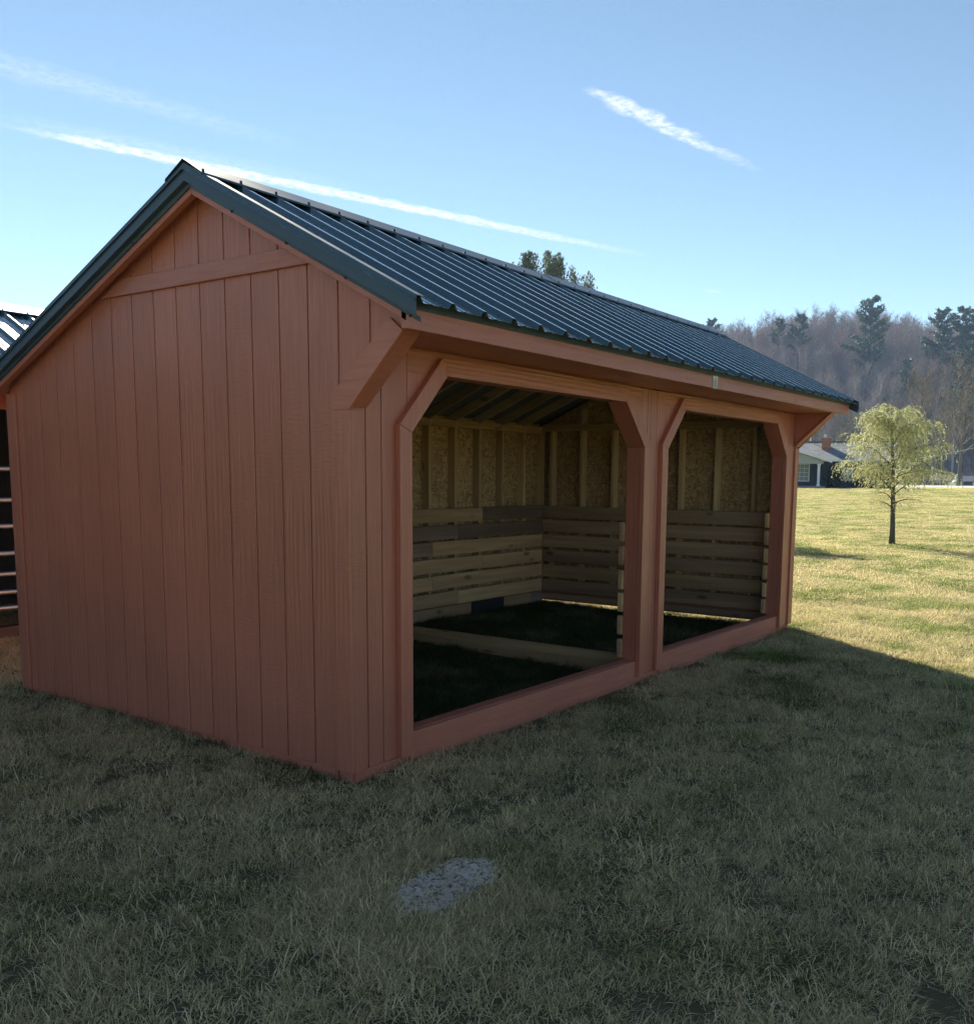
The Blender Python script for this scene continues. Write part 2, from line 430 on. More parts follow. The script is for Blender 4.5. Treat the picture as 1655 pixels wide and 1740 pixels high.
def strip_poly(y0, y1, top_off, zlo=None, zhi=None):
    """outline of one siding board of the gable between y0 and y1"""
    ys = sorted({y0, y1} | {b for b in (YO, YR) if y0 < b < y1})
    f_low = (lambda y: low(y)) if zlo is None else (lambda y: max(zlo, low(y)))
    f_hi = (lambda y: zpan(y) - top_off) if zhi is None else (lambda y: min(zhi, zpan(y) - top_off))
    lo = []
    crosses = y0 < 0 < y1
    for y in ys + ([0.0] if crosses else []):
        pass
    seq = sorted(set(ys) | ({0.0} if crosses else set()))
    for y in seq:
        if y == 0.0 and crosses:
            lo.append((0.0, ZK)); lo.append((0.0, f_low(0.0)))
        elif y == 0.0 and y1 == 0.0: lo.append((0.0, ZK))
        else: lo.append((y, f_low(y)))
    hi = [(y, f_hi(y)) for y in ys]
    return lo + hi[::-1]

def build_shed(root, PV, PH, PY, SK, interior=True):
    R = root
    # ---- gable walls, one board between every two grooves
    G = [0.053 + 0.2032 * i for i in range(-2, 15)]
    edges = [-0.42] + [g for g in G if -0.40 < g < D - 0.02] + [D]
    for side in (0, 1):
        xa, xb = (-0.006, 0.004) if side == 0 else (L - 0.004, L + 0.006)
        for e0, e1 in zip(edges[:-1], edges[1:]):
            prism('siding_board', strip_poly(e0 + 0.004, e1 - 0.004, 0.05), 'x', xa, xb, PV, R, 0.0015)
        bx = (0.0042, 0.016) if side == 0 else (L - 0.016, L - 0.0042)
        prism('siding_backing', strip_poly(-0.41, D - 0.004, 0.055), 'x', bx[0], bx[1], PV, R, 0)
        s = -1 if side == 0 else 1
        x0 = 0.0 if side == 0 else L
        def xr(a, b): return (x0 + s * b, x0 + s * a) if s < 0 else (x0 + a, x0 + b)
        # band board across the gable
        zb0, zb1 = 2.425, 2.514
        def y_at(z, front): return (YR - (ZR - 0.105 - z) / SF) if front else (YR + (ZR - 0.105 - z) / SB)
        prism('gable_band', [(y_at(zb0, True), zb0), (y_at(zb0, False), zb0), (y_at(zb1, False), zb1), (y_at(zb1, True), zb1)], 'x', *xr(0.0063, 0.026), PY, R)
        # corner boards
        box('corner_trim', xr(0.0063, 0.022), (-0.022, 0.088), (0.0, ZK - 0.012), PV, R)
        box('corner_trim', xr(0.0063, 0.022), (D - 0.085, D + 0.022), (0.0, zpan(D) - 0.115), PV, R)
        # slanted trim of the cheek
        dl = math.hypot(YO, ZE - ZK); ny, nz = (ZE - ZK) / dl, -YO / dl
        w = 0.085
        prism('overhang_trim', [(-0.022, ZK - 0.012), (0.088, ZK - 0.012), (0.088, ZK + 0.062), (YO + ny * w + 0.0, ZE + nz * w), (YO - 0.02, ZE)], 'x', *xr(0.0063, 0.022), PY, R)
        prism('overhang_soffit', [(-0.0225, ZK), (YO - 0.02, ZE + 0.0), (YO - 0.02, ZE + 0.02), (-0.0225, ZK + 0.03)], 'x', *((-0.004, 0.098) if side == 0 else (L - 0.098, L + 0.004)), PH, R)
        prism('cheek_panel', [(-0.012, ZK + 0.03), (YO, ZE + 0.01), (-0.012, ZE + 0.01)], 'x', *((0.09, 0.097) if side == 0 else (L - 0.097, L - 0.09)), PV, R, 0)
        # fly rafters (painted rake boards), soffit strip and steel rake flashing
        for front in (True, False):
            ye = YE_F + 0.085 if front else YE_B - 0.02
            yr = YR - 0.0015 if front else YR + 0.0015
            prism('rake_board', [(ye, zpan(ye) - 0.112), (yr, zpan(yr) - 0.112), (yr, zpan(yr) - 0.012), (ye, zpan(ye) - 0.012)], 'x', *xr(0.062, 0.100), PY, R)
            prism('rake_soffit', [(ye, zpan(ye) - 0.066), (yr, zpan(yr) - 0.066), (yr, zpan(yr) - 0.05), (ye, zpan(ye) - 0.05)], 'x', *xr(-0.02, 0.061), PY, R, 0)
            yf = YE_F - 0.004 if front else YE_B
            bm = bmesh.new()
            # cross-section of the flashing (offset outwards, height above the sheet), swept along the slope
            sec = [(0.085, 0.029), (0.137, 0.030), (0.139, -0.056), (0.112, -0.060), (0.109, -0.080), (0.1035, -0.082)]
            th = 0.0018
            rows = []
            for yy in (yf, YR):
                row = []
                for o_, h in sec: row.append(bm.verts.new((x0 + s * o_, yy, zpan(yy) + h)))
                rows.append(row)
            for i in range(len(sec) - 1): bm.faces.new((rows[0][i], rows[0][i + 1], rows[1][i + 1], rows[1][i]))
            bmesh.ops.recalc_face_normals(bm, faces=bm.faces)
            bmesh.ops.solidify(bm, geom=list(bm.faces), thickness=th)
            fl = obj('rake_flashing', bm_mesh('rake_flashing', bm), trim_metal, R)
            # screws along the lower lip
            n = 4
            for k in range(n):
                yy = yf + (YR - yf) * (k + 0.15) / n
                v, f = tube_pts([(x0 + s * 0.106, yy, zpan(yy) - 0.077), (x0 + s * 0.117, yy, zpan(yy) - 0.077)], [0.007, 0.005], 6)
                obj('screw', mesh('screw', v, f), screw_mat, fl)
    # ---- front wall: posts of siding, header, trims round two bays with clipped upper corners
    yb = (-0.006, 0.004)
    for x0, x1, gr in ((0.001, 0.40, [0.105, 0.213]), (2.86, 3.23, [2.952, 3.0, 3.095]), (5.73, L - 0.001, [5.86, 5.99])):
        es = [x0] + gr + [x1]
        for a, b in zip(es[:-1], es[1:]):
            box('siding_board', (a + 0.003, b - 0.003), yb, (0.0, ZE - 0.004), PV, R, 0.0015)
        box('siding_backing', (x0, x1), (0.0042, 0.014), (0.0, ZE - 0.004), PV, R, 0)
    box('corner_trim', (-0.0058, 0.078), (-0.022, -0.0062), (0.0, ZK - 0.012), PV, R)
    box('corner_trim', (L - 0.078, L + 0.0058), (-0.022, -0.0062), (0.0, ZK - 0.012), PV, R)
    for xl, xr_ in ((0.40, 2.86), (3.23, 5.73)):
        hz, ch = 1.955, 0.298
        box('header_board', (xl, xr_), yb, (hz, ZE - 0.004), PH, R, 0.0015)
        for sgn, xe in ((1, xl), (-1, xr_)):
            prism('brace_panel', [(xe, hz - ch), (xe, hz), (xe + sgn * ch * 0.93, hz)], 'y', yb[0], 0.014, PV, R, 0)
        t = 0.09
        ty = (-0.040, -0.0062)
        k = t * 0.4142
        c = ch * 0.93
        prism('opening_trim', [(xl - t, 0.0), (xl, 0.0), (xl, hz - ch - 0.001), (xl - t, hz - ch + k - 0.001)], 'y', *ty, PV, R)
        prism('opening_trim', [(xr_, 0.0), (xr_ + t, 0.0), (xr_ + t, hz - ch + k - 0.001), (xr_, hz - ch - 0.001)], 'y', *ty, PV, R)
        prism('opening_trim', [(xl, hz - ch), (xl + c, hz), (xl + c - k, hz + t), (xl - t, hz - ch + k)], 'y', *ty, PV, R)
        prism('opening_trim', [(xr_, hz - ch), (xr_ - c, hz), (xr_ - c + k, hz + t), (xr_ + t, hz - ch + k)], 'y', *ty, PV, R)
        prism('opening_trim', [(xl + c + 0.001, hz), (xr_ - c - 0.001, hz), (xr_ - c + k - 0.001, hz + t), (xl + c - k + 0.001, hz + t)], 'y', *ty, PH, R)
        # reveals
        for sgn, xe in ((-1, xl), (1, xr_)):
            box('jamb', tuple(sorted((xe + sgn * 0.001, xe + sgn * 0.036))), (0.0145, 0.105), (0.115, hz - ch), PV, R)
            prism('jamb', [(xe, hz - ch), (xe - sgn * c, hz), (xe - sgn * c, hz + 0.03), (xe, hz - ch + 0.04)], 'y', 0.0145, 0.105, PV, R)
        box('header_beam', (xl, xr_), (0.016, 0.105), (hz + 0.005, 2.14), PH, R)
    # skids
    box('sill_beam', (0.01, L - 0.01), (0.0043 + 0.011, 0.104), (-0.085, 0.115), SK, R, 0.004)
    box('sill_face', (0.402, 2.858), (-0.012, 0.0145), (-0.085, 0.113), SK, R, 0.004)
    box('sill_face', (3.232, 5.728), (-0.012, 0.0145), (-0.085, 0.113), SK, R, 0.004)
    for a, b in ((0.02, 0.4015), (2.8585, 3.2315), (5.7285, L - 0.02)):
        box('sill_face', (a, b), (-0.004, 0.0145), (-0.085, -0.003), SK, R, 0.003)
    box('skid', (0.0, 0.09), (0.11, D - 0.02), (-0.09, 0.0), SK, R, 0.004)
    box('skid', (L - 0.09, L), (0.11, D - 0.02), (0.02, 0.125), SK, R, 0.004)
    # ---- eave: fascia, soffit
    box('fascia_board', (-0.100, 4.70), (-0.462, -0.425), (2.066, 2.168), PH, R)
    box('fascia_board', (4.702, L + 0.100), (-0.462, -0.425), (2.066, 2.168), PH, R)
    box('soffit', (0.1, L - 0.1), (-0.424, -0.002), (2.078, 2.09), PH, R, 0)
    box('drip_edge', (-0.10, L + 0.10), (-0.470, -0.4625), (2.150, 2.186), trim_metal, R, 0)
    box('fascia_board', (-0.100, L + 0.100), (YE_B - 0.07, YE_B - 0.04), (zpan(YE_B) - 0.09, zpan(YE_B) + 0.005), PH, R)
    # ---- steel roof sheets
    def profile(x0, nrib):
        pr = []
        for i in range(nrib):
            c0 = x0 + 0.2286 * i
            pr += [(c0 - 0.030, 0.0), (c0 - 0.0125, 0.025), (c0 - 0.010, 0.0265), (c0 + 0.010, 0.0265), (c0 + 0.0125, 0.025), (c0 + 0.030, 0.0)]
            for q in (0.082, 0.146):
                pr += [(c0 + q - 0.012, 0.0), (c0 + q - 0.007, 0.0035), (c0 + q + 0.007, 0.0035), (c0 + q + 0.012, 0.0)]
            
        return pr
    for slope in ('f', 'b'):
        ye = YE_F if slope == 'f' else YE_B
        for k in range(7):
            x0 = -0.118 + 0.9144 * k
            pr = profile(x0, 4) + [(x0 + 0.9144 - 0.0305, 0.0)]
            if k == 6: pr = [p for p in pr if p[0] < L + 0.115]
            pr = [(x0 - 0.0302, 0.0)] + pr
            pr = sorted(set(pr))
            vs, fs = [], []
            ys = [ye, (ye + YR) / 2, YR]
            for y in ys:
                for (x, h) in pr: vs.append((x, y, zpan(y) + h))
            n = len(pr)
            for r_ in range(2):
                for i in range(n - 1): fs.append((r_ * n + i, r_ * n + i + 1, (r_ + 1) * n + i + 1, (r_ + 1) * n + i))
            bm = bmesh.new(); bv = [bm.verts.new(v) for v in vs]
            for f in fs: bm.faces.new([bv[i] for i in f])
            bmesh.ops.recalc_face_normals(bm, faces=bm.faces)
            for f in bm.faces:
                if f.normal.z < 0: f.normal_flip()
            bmesh.ops.solidify(bm, geom=list(bm.faces), thickness=0.0012)
            p = obj('roof_panel', bm_mesh('roof_panel', bm), roof_metal, R)
            # screws through the flats, in rows over the purlins
            bm = bmesh.new()
            for i in range(4):
                for yy in np.linspace(ye + (0.06 if slope == 'f' else -0.06), YR + (-0.12 if slope == 'f' else 0.12), 4):
                    xs = x0 + 0.2286 * i + 0.040
                    if xs > L + 0.1: continue
                    bmesh.ops.create_cone(bm, cap_ends=True, segments=6, radius1=0.007, radius2=0.005, depth=0.010, matrix=Matrix.Translation((xs, yy, zpan(yy) + 0.004)))
            o = obj('screw_row', bm_mesh('screw_row', bm), screw_mat, p); o['kind'] = 'stuff'
    # ridge cap
    bm = bmesh.new()
    for (xa, xb, lift) in ((-0.145, 3.1, 0.0), (3.06, L + 0.145, 0.003)):
        sec = [(YR - 0.150, zpan(YR - 0.150) + 0.027), (YR - 0.146, zpan(YR - 0.146) + 0.036), (YR - 0.012, ZR + 0.042), (YR, ZR + 0.048), (YR + 0.012, ZR + 0.042), (YR + 0.146, zpan(YR + 0.146) + 0.036), (YR + 0.150, zpan(YR + 0.150) + 0.027)]
        rows = [[bm.verts.new((x, y, z + lift)) for (y, z) in sec] for x in (xa, xb)]
        for i in range(len(sec) - 1): bm.faces.new((rows[0][i], rows[1][i], rows[1][i + 1], rows[0][i + 1]))
    bmesh.ops.recalc_face_normals(bm, faces=bm.faces)
    bmesh.ops.solidify(bm, geom=list(bm.faces), thickness=0.0015)
    cap = obj('ridge_cap', bm_mesh('ridge_cap', bm), trim_metal, R)
    sv, sf_ = tube_pts([(0, 0, 0), (0, 0, 0.012)], [0.008, 0.006], 6)
    sme = mesh('screw', sv, sf_); sme.materials.append(screw_mat)
    for i in range(28):
        for yy in (YR - 0.125, YR + 0.125):
            o = obj('screw', sme, screw_mat, cap); o.location = (-0.118 + 0.2286 * i, yy, zpan(yy) + 0.036)
    # ---- structure behind: back wall, deck, rafters, studs, planks
    for slope in ('f', 'b'):
        y0, y1 = (YE_F + 0.1, YR) if slope == 'f' else (YR, YE_B - 0.03)
        prism('roof_deck', [(y0, zpan(y0) - 0.022), (y1, zpan(y1) - 0.022), (y1, zpan(y1) - 0.006), (y0, zpan(y0) - 0.006)], 'x', 0.002 - 0.05, L + 0.048, deck_mat, R, 0)
    xs = 0.0
    for i in range(30):
        a, b = i * 0.2032 + 0.004, min((i + 1) * 0.2032, L) - 0.004
        if b - a < 0.02: continue
        box('siding_board', (a, b), (D - 0.004, D + 0.006), (0.02, zpan(D) - 0.08), PV, R, 0.0015)
    box('siding_backing', (0.0, L), (D - 0.012, D - 0.0045), (0.02, zpan(D) - 0.06), PV, R, 0)
    box('skid', (0.1, L - 0.1), (D - 0.105, D - 0.013), (0.022, 0.126), pine_x, R, 0.004)
    if not interior: return
    yi = D - 0.0125
    box('osb_sheet', (0.02, 2.43), (yi - 0.011, yi), (0.128, 2.06), osb_x, R, 0)
    box('osb_sheet', (2.433, 4.87), (yi - 0.011, yi), (0.128, 2.06), osb_x, R, 0)
    box('osb_sheet', (4.873, L - 0.03), (yi - 0.011, yi), (0.128, 2.06), osb_x, R, 0)
    for side in (0, 1):
        xa = (0.0165, 0.0275) if side == 0 else (L - 0.0275, L - 0.0165)
        for ya, ybk in ((0.03, 1.22), (1.223, 2.44), (2.443, yi - 0.012)):
            prism('osb_sheet', strip_poly(ya, ybk, 0.058, 0.128), 'x', xa[0], xa[1], osb_y, R, 0)
    # back wall studs, plates, rafters with ties
    ys0, ys1 = yi - 0.101, yi - 0.012
    sx_ = [5.63 - 0.4064 * k for k in range(14)] + [L - 0.075, 0.05]
    for x in sx_:
        box('stud', (x - 0.019, x + 0.019), (ys0, ys1), (0.128, 1.93), pine_z, R)
    box('top_plate', (0.03, L - 0.03), (ys0, ys1), (1.932, 1.968), pine_x, R)
    box('top_plate', (0.03, L - 0.03), (ys0, ys1), (1.970, 2.006), pine_x, R)
    for x in [5.63 - 0.4064 * k for k in range(14)]:
        for front in (True, False):
            y0, y1 = (YE_F + 0.13, YR - 0.002) if front else (YR + 0.002, D - 0.03)
            pts = [(y0, zpan(y0) - 0.113), (y1, zpan(y1) - 0.113), (y1, zpan(y1) - 0.0235), (y0, zpan(y0) - 0.0235)]
            if front: pts = [(y0, zpan(y0) - 0.07), (y0 + 0.25, zpan(y0 + 0.25) - 0.113), (y1, zpan(y1) - 0.113), (y1, zpan(y1) - 0.0235), (y0, zpan(y0) - 0.0235)]
            prism('rafter', pts, 'x', x - 0.036 + 0.0, x + 0.002, rafter_mat, R)
        box('rafter_tie', (x + 0.003, x + 0.012), (ys0 - 0.004, ys0 - 0.001), (1.93, 2.03), galv, R, 0)
    # end-wall studs and plates
    for side in (0, 1):
        xa, xb = (0.028, 0.117) if side == 0 else (L - 0.117, L - 0.028)
        for k in range(7):
            y = 2.82 - 0.4064 * k
            if y < 0.12: continue
            box('stud', (xa, xb), (y - 0.019, y + 0.019), (0.128, 1.955), pine_z, R)
            if zpan(y) - 0.125 > 2.1:
                box('stud', (xa, xb), (y - 0.019, y + 0.019), (2.034, zpan(y) - 0.13), pine_z, R)
        box('top_plate', (xa, xb), (0.11, ys0 - 0.002), (1.957, 1.994), pine_y, R)
        box('top_plate', (xa, xb), (0.11, ys0 - 0.002), (1.996, 2.032), pine_y, R)
    # kick planks
    pr = random.Random(4)
    for i in range(6):
        z1 = 1.117 - 0.17 * i; z0 = z1 - 0.14
        # back wall, boards butted at studs
        cut = [0.11, 2.0, 4.0 + 0.4064 * (i % 2), L - 0.13] if i % 3 else [0.11, 2.4, 4.817, L - 0.13]
        for q in range(3):
            m = pine_x
            if i in (1, 2) and q < 2: m = grey_x
            if i == 0 and q == 2: m = grey_x
            if i == 1: m = grey_x
            dz = pr.uniform(-0.006, 0.006)
            box('kick_plank', (cut[q] + 0.002, cut[q + 1] - 0.002), (ys0 - 0.039, ys0 - 0.001), (z0 + dz, z1 + dz), m, R, 0.004)
        for side in (0, 1):
            xa, xb = (0.118, 0.156) if side == 0 else (L - 0.156, L - 0.118)
            dz = pr.uniform(-0.006, 0.006)
            box('kick_plank', (xa, xb), (0.12, ys0 - 0.041), (z0 + dz, z1 + dz), pine_y if (i, side) == (4, 1) or (side == 0 and i % 2) else grey_y, R, 0.004)
        # short planks on the inside of the front posts
        for xa, xb in ((0.17, 0.43), (2.84, 3.25), (5.70, L - 0.17)):
            dz = pr.uniform(-0.008, 0.008)
            box('kick_plank', (xa + pr.uniform(-0.008, 0.008), xb), (0.106, 0.144), (z0 + dz, z1 + dz), pine_x, R, 0.004)
    box('kick_plank', (L - 0.156, L - 0.118), (0.12, ys0 - 0.041), (0.035, 0.098), grey_y, R, 0.004)
    box('kick_plank', (0.11, L - 0.13), (ys0 - 0.039, ys0 - 0.001), (-0.005, 0.118), pine_x, R, 0.004)
    box('vent_plate', (4.62, 5.20), (ys0 - 0.043, ys0 - 0.0395), (-0.002, 0.120), plate_mat, R, 0)  # thin near-black sheet over the bottom plank of the back wall
    box('corner_bracket', (5.74, L - 0.157), (ys0 - 0.0435, ys0 - 0.0395), (0.012, 0.112), galv, R, 0)
    box('cross_skid', (3.045, 3.135), (0.106, ys0 - 0.041), (-0.07, 0.098), pine_y, R, 0.005)
    for xa, xb in ((0.03, 0.36), (2.90, 3.19), (5.77, L - 0.03)):
        box('post', (xa + 0.01, xb - 0.01), (0.0145, 0.1045), (0.116, 1.94), pine_z, R)

shed = empty('run_in_shed', (0, 0, 0), 0, 'rust brown two-bay run-in shed with dark ribbed steel roof, nearest building', 'shed')
build_shed(shed, paint_v, paint_h, paint_y, skid_paint, True)
shed_b = empty('run_in_shed', (-4.2, 5.0, 0.0), 0, 'second dark brown shed half hidden behind the rust brown shed at the left edge', 'shed')
build_shed(shed_b, brown_v, brown_h, brown_y, brown_h, False)

# tag stapled to the fascia
tg = empty('paper_tag', (3.065, -0.4625, 2.112), 0, 'small white paper tag on the fascia over the post between the bays', 'tag')
tag_white = simple('tag_paper', (0.82, 0.82, 0.82), 0.7)
tag_ink = simple('tag_print', (0.42, 0.44, 0.47), 0.7)
bm = bmesh.new()
tv = [(-0.040, -0.048), (0.040, -0.048), (0.040, 0.012), (0.040, 0.044), (-0.036, 0.050), (-0.040, 0.012)]
a = [bm.verts.new((x, -0.003 - 0.004 * (z + 0.048) * 4 * (1 if x > 0 else 0.4), z)) for x, z in tv]
bm.faces.new(a); bmesh.ops.solidify(bm, geom=list(bm.faces), thickness=0.001)
obj('card', bm_mesh('card', bm), tag_white, tg)
for zz, w_, hh in ((0.020, 0.044, 0.007), (0.007, 0.050, 0.005), (-0.010, 0.030, 0.005), (-0.024, 0.038, 0.004)):
    box('print_line', (-w_ / 2 + 0.004, w_ / 2 + 0.004), (-0.0080, -0.0070), (zz - hh / 2, zz + hh / 2), tag_ink, tg, 0)
v, f = tube_pts([(-0.004, -0.001, 0.037), (-0.004, -0.010, 0.037)], [0.007, 0.007], 8)
obj('staple', mesh('staple', v, f), tag_ink, tg)

# ------------------------------------------------------------------ tube gate in the bay of the second shed
gate = empty('tube_gate', (-0.9, 4.93, gz(0.3, 4.93)), 0, 'silver tube gate across the bay of the dark brown shed at the left edge', 'gate')
for z in (1.35 * 1.075, 1.19, 0.97, 0.74, 0.565, 0.41, 0.275):
    v, f = tube_pts([(0.0, 0, z - 0.02), (1.2, 0, z), (2.35, 0, z - 0.01)], [0.021] * 3, 10)
    obj('rail', mesh('rail', v, f, True), galv, gate)
for x in (0.0, 1.18, 2.35):
    v, f = tube_pts([(x, 0.0, 0.24), (x, 0.0, 1.46)], [0.022] * 2, 10)
    if x != 1.18: obj('upright', mesh('upright', v, f, True), galv, gate)
chain = empty('gate_chain', (0.535, 4.90, 1.12), 0, 'thin steel chain hanging from the tube gate at the left edge', 'chain')
v, f = [], []
for i in range(9):
    cx_, cz_ = 0.004 * math.sin(i * 1.3), 0.05 - 0.034 * i
    ring = [Vector((0.010 * math.cos(q) * (1 if i % 2 else 0.3), 0.010 * math.cos(q) * (0.3 if i % 2 else 1), 0.022 * math.sin(q))) + Vector((cx_, -0.01, cz_)) for q in np.linspace(0, 2 * PI, 9)]
    tube_pts(ring, [0.0028] * 9, 5, v, f)
obj('links', mesh('links', v, f, True), galv, chain)
v, f = tube_pts([(0.0, -0.01, 0.06), (0.03, -0.02, 0.14), (0.10, -0.03, 0.30)], [0.003] * 3, 5)
obj('hook_wire', mesh('hook_wire', v, f, True), galv, chain)

# ------------------------------------------------------------------ flat stone in the grass
st_out = [(-0.80, -0.985), (-0.875, -1.07), (-0.872, -1.17), (-0.79, -1.235), (-0.70, -1.235), (-0.63, -1.20), (-0.55, -1.22), (-0.45, -1.215), (-0.36, -1.15), (-0.315, -1.07), (-0.36, -0.985), (-0.45, -0.955), (-0.56, -0.97), (-0.66, -0.945)]
cxs = sum(p[0] for p in st_out) / len(st_out); cys = sum(p[1] for p in st_out) / len(st_out)
stz = gz(cxs, cys)
NS = 70
ang = np.linspace(0, 2 * PI, NS, endpoint=False)
pa = np.array([(math.atan2(y - cys, x - cxs), math.hypot(x - cxs, y - cys)) for x, y in st_out]); pa = pa[np.argsort(pa[:, 0])]
rad = np.interp(ang, np.concatenate([pa[:, 0] - 2 * PI, pa[:, 0], pa[:, 0] + 2 * PI]), np.tile(pa[:, 1], 3)) * (1 + 0.07 * rng.standard_normal(NS))
vs, fs = [], []
rings = [(1.02, -0.05), (0.98, 0.004), (0.90, 0.011)] + [(q, 0.014) for q in (0.82, 0.7, 0.58, 0.46, 0.34, 0.22, 0.1)]
for q, h in rings:
    for a_, r_ in zip(ang, rad):
        jz = rng.normal(0, 0.0015) if h > 0.02 else rng.normal(0, 0.002)
        vs.append((r_ * q * math.cos(a_), r_ * q * math.sin(a_), h + jz + 0.003 * math.sin(9 * q * math.cos(a_) + 2) * (h > 0)))
for i in range(len(rings) - 1):
    for k in range(NS): fs.append((i * NS + k, i * NS + (k + 1) % NS, (i + 1) * NS + (k + 1) % NS, (i + 1) * NS + k))
fs.append(tuple((len(rings) - 1) * NS + k for k in range(NS)))
M = Mat('grey_speckled_stone')
v1 = M.coords((1, 1, 1))
n1 = M.noise(v1, 9, 6, 0.7); n2 = M.noise(v1, 60, 4, 0.7); n3 = M.noise(v1, 46, 4, 0.75)
c = M.mix(M.ramp(n1, [(0.35, 0.0), (0.65, 1.0)]), (0.56, 0.46, 0.35), (0.74, 0.62, 0.49))
c = M.mix(M.ramp(n3, [(0.50, 0.0), (0.60, 0.85)]), c, (0.085, 0.077, 0.068))
c = M.mix(M.ramp(n2, [(0.55, 0.0), (0.68, 0.8)]), c, (0.12, 0.11, 0.11))
c = M.mix(M.ramp(M.noise(v1, 17, 2), [(0.70, 0.0), (0.74, 1.0)]), c, (0.6, 0.6, 0.6))
M.bump(M.math('ADD', n2, M.math('MULTIPLY', n3, 1.5)), 0.9, 0.012)
stone_mat = M.base(c, 0.95, 0.03)
stone = obj('flat_stone', mesh('flat_stone', vs, fs, False), stone_mat)
stone.location = (cxs, cys, stz); tag(stone, 'flat speckled grey stone set flush in the foreground grass', 'stone')

# ------------------------------------------------------------------ trees
def leaf_mat(name, c0, c1, trans=0.35, rough=0.6):
    M = Mat(name)
    at = M.node('ShaderNodeAttribute'); at.attribute_name = 'tint'
    r = M.rand()
    c = M.mix(at.outputs['Fac'], c0, c1)
    c = M.mix(1.0, c, M.ramp(r, [(0.0, 0.8), (1.0, 1.15)]), 'MULTIPLY')
    M.base(c, rough, 0.25)
    tr = M.node('ShaderNodeBsdfTranslucent'); M.link(c, tr.inputs['Color'])
    mx = M.node('ShaderNodeMixShader'); mx.inputs[0].default_value = trans
    M.link(M.b.outputs[0], mx.inputs[1]); M.link(tr.outputs[0], mx.inputs[2]); M.link(mx.outputs[0], M.out.inputs['Surface'])
    return M.m
def bark_mat(name, c0, c1, rnd=None):
    M = Mat(name)
    n = M.noise(M.coords((6, 6, 1.2)), 2.0, 5, 0.65)
    c = M.mix(M.ramp(n, [(0.3, 0.0), (0.7, 1.0)]), c0, c1)
    if rnd: c = M.mix(M.ramp(M.rand(), [(0.25, 0.0), (0.95, 0.9)]), c, rnd)
    M.bump(n, 0.6, 0.02)
    return M.base(c, 0.85, 0.2)
bark = bark_mat('grey_bark', (0.26, 0.24, 0.225), (0.52, 0.50, 0.475))
twig_m = bark_mat('bare_twigs', (0.24, 0.20, 0.19), (0.37, 0.32, 0.305), (0.31, 0.205, 0.185))
near_bark = bark_mat('dark_grey_bark', (0.10, 0.09, 0.082), (0.21, 0.19, 0.175))
near_twig = bark_mat('dark_grey_twigs', (0.16, 0.14, 0.13), (0.25, 0.22, 0.205))
willow_bark = bark_mat('willow_bark', (0.07, 0.062, 0.05), (0.13, 0.115, 0.09))
willow_twig = bark_mat('willow_twigs', (0.30, 0.26, 0.13), (0.40, 0.36, 0.18))
pine_bark = bark_mat('pine_bark', (0.05, 0.042, 0.036), (0.11, 0.095, 0.08))
pine_leaf = leaf_mat('pine_needles', (0.042, 0.072, 0.042), (0.105, 0.150, 0.085), 0.15)
ever_leaf = leaf_mat('evergreen_leaves', (0.075, 0.095, 0.058), (0.19, 0.21, 0.13), 0.3)
willow_leaf = leaf_mat('willow_leaves', (0.54, 0.57, 0.27), (0.76, 0.77, 0.47), 0.5)
hedge_leaf = leaf_mat('hedge_leaves', (0.020, 0.034, 0.022), (0.045, 0.066, 0.036), 0.15)

def np_mesh(name, verts, faces, tint=None, smooth=False):
    me = bpy.data.meshes.new(name)
    me.from_pydata(np.asarray(verts, float).tolist(), [], [tuple(int(i) for i in f) for f in faces]); me.update()
    if tint is not None:
        at = me.attributes.new('tint', 'FLOAT', 'POINT'); at.data.foreach_set('value', np.asarray(tint, np.float32))
    if smooth: me.polygons.foreach_set('use_smooth', [True] * len(me.polygons))
    return me
def strip(vs, fs, p0, p1, w, rg, mid=None):
    """a thin two-triangle twig"""
    p0, p1 = np.asarray(p0), np.asarray(p1)
    d = p1 - p0; o = np.cross(d, rg.normal(size=3)); o = o / (np.linalg.norm(o) + 1e-9) * w * 0.5
    b = len(vs); vs += [p0 - o, p0 + o, p1 + o * 0.4, p1 - o * 0.4]; fs.append((b, b + 1, b + 2, b + 3))

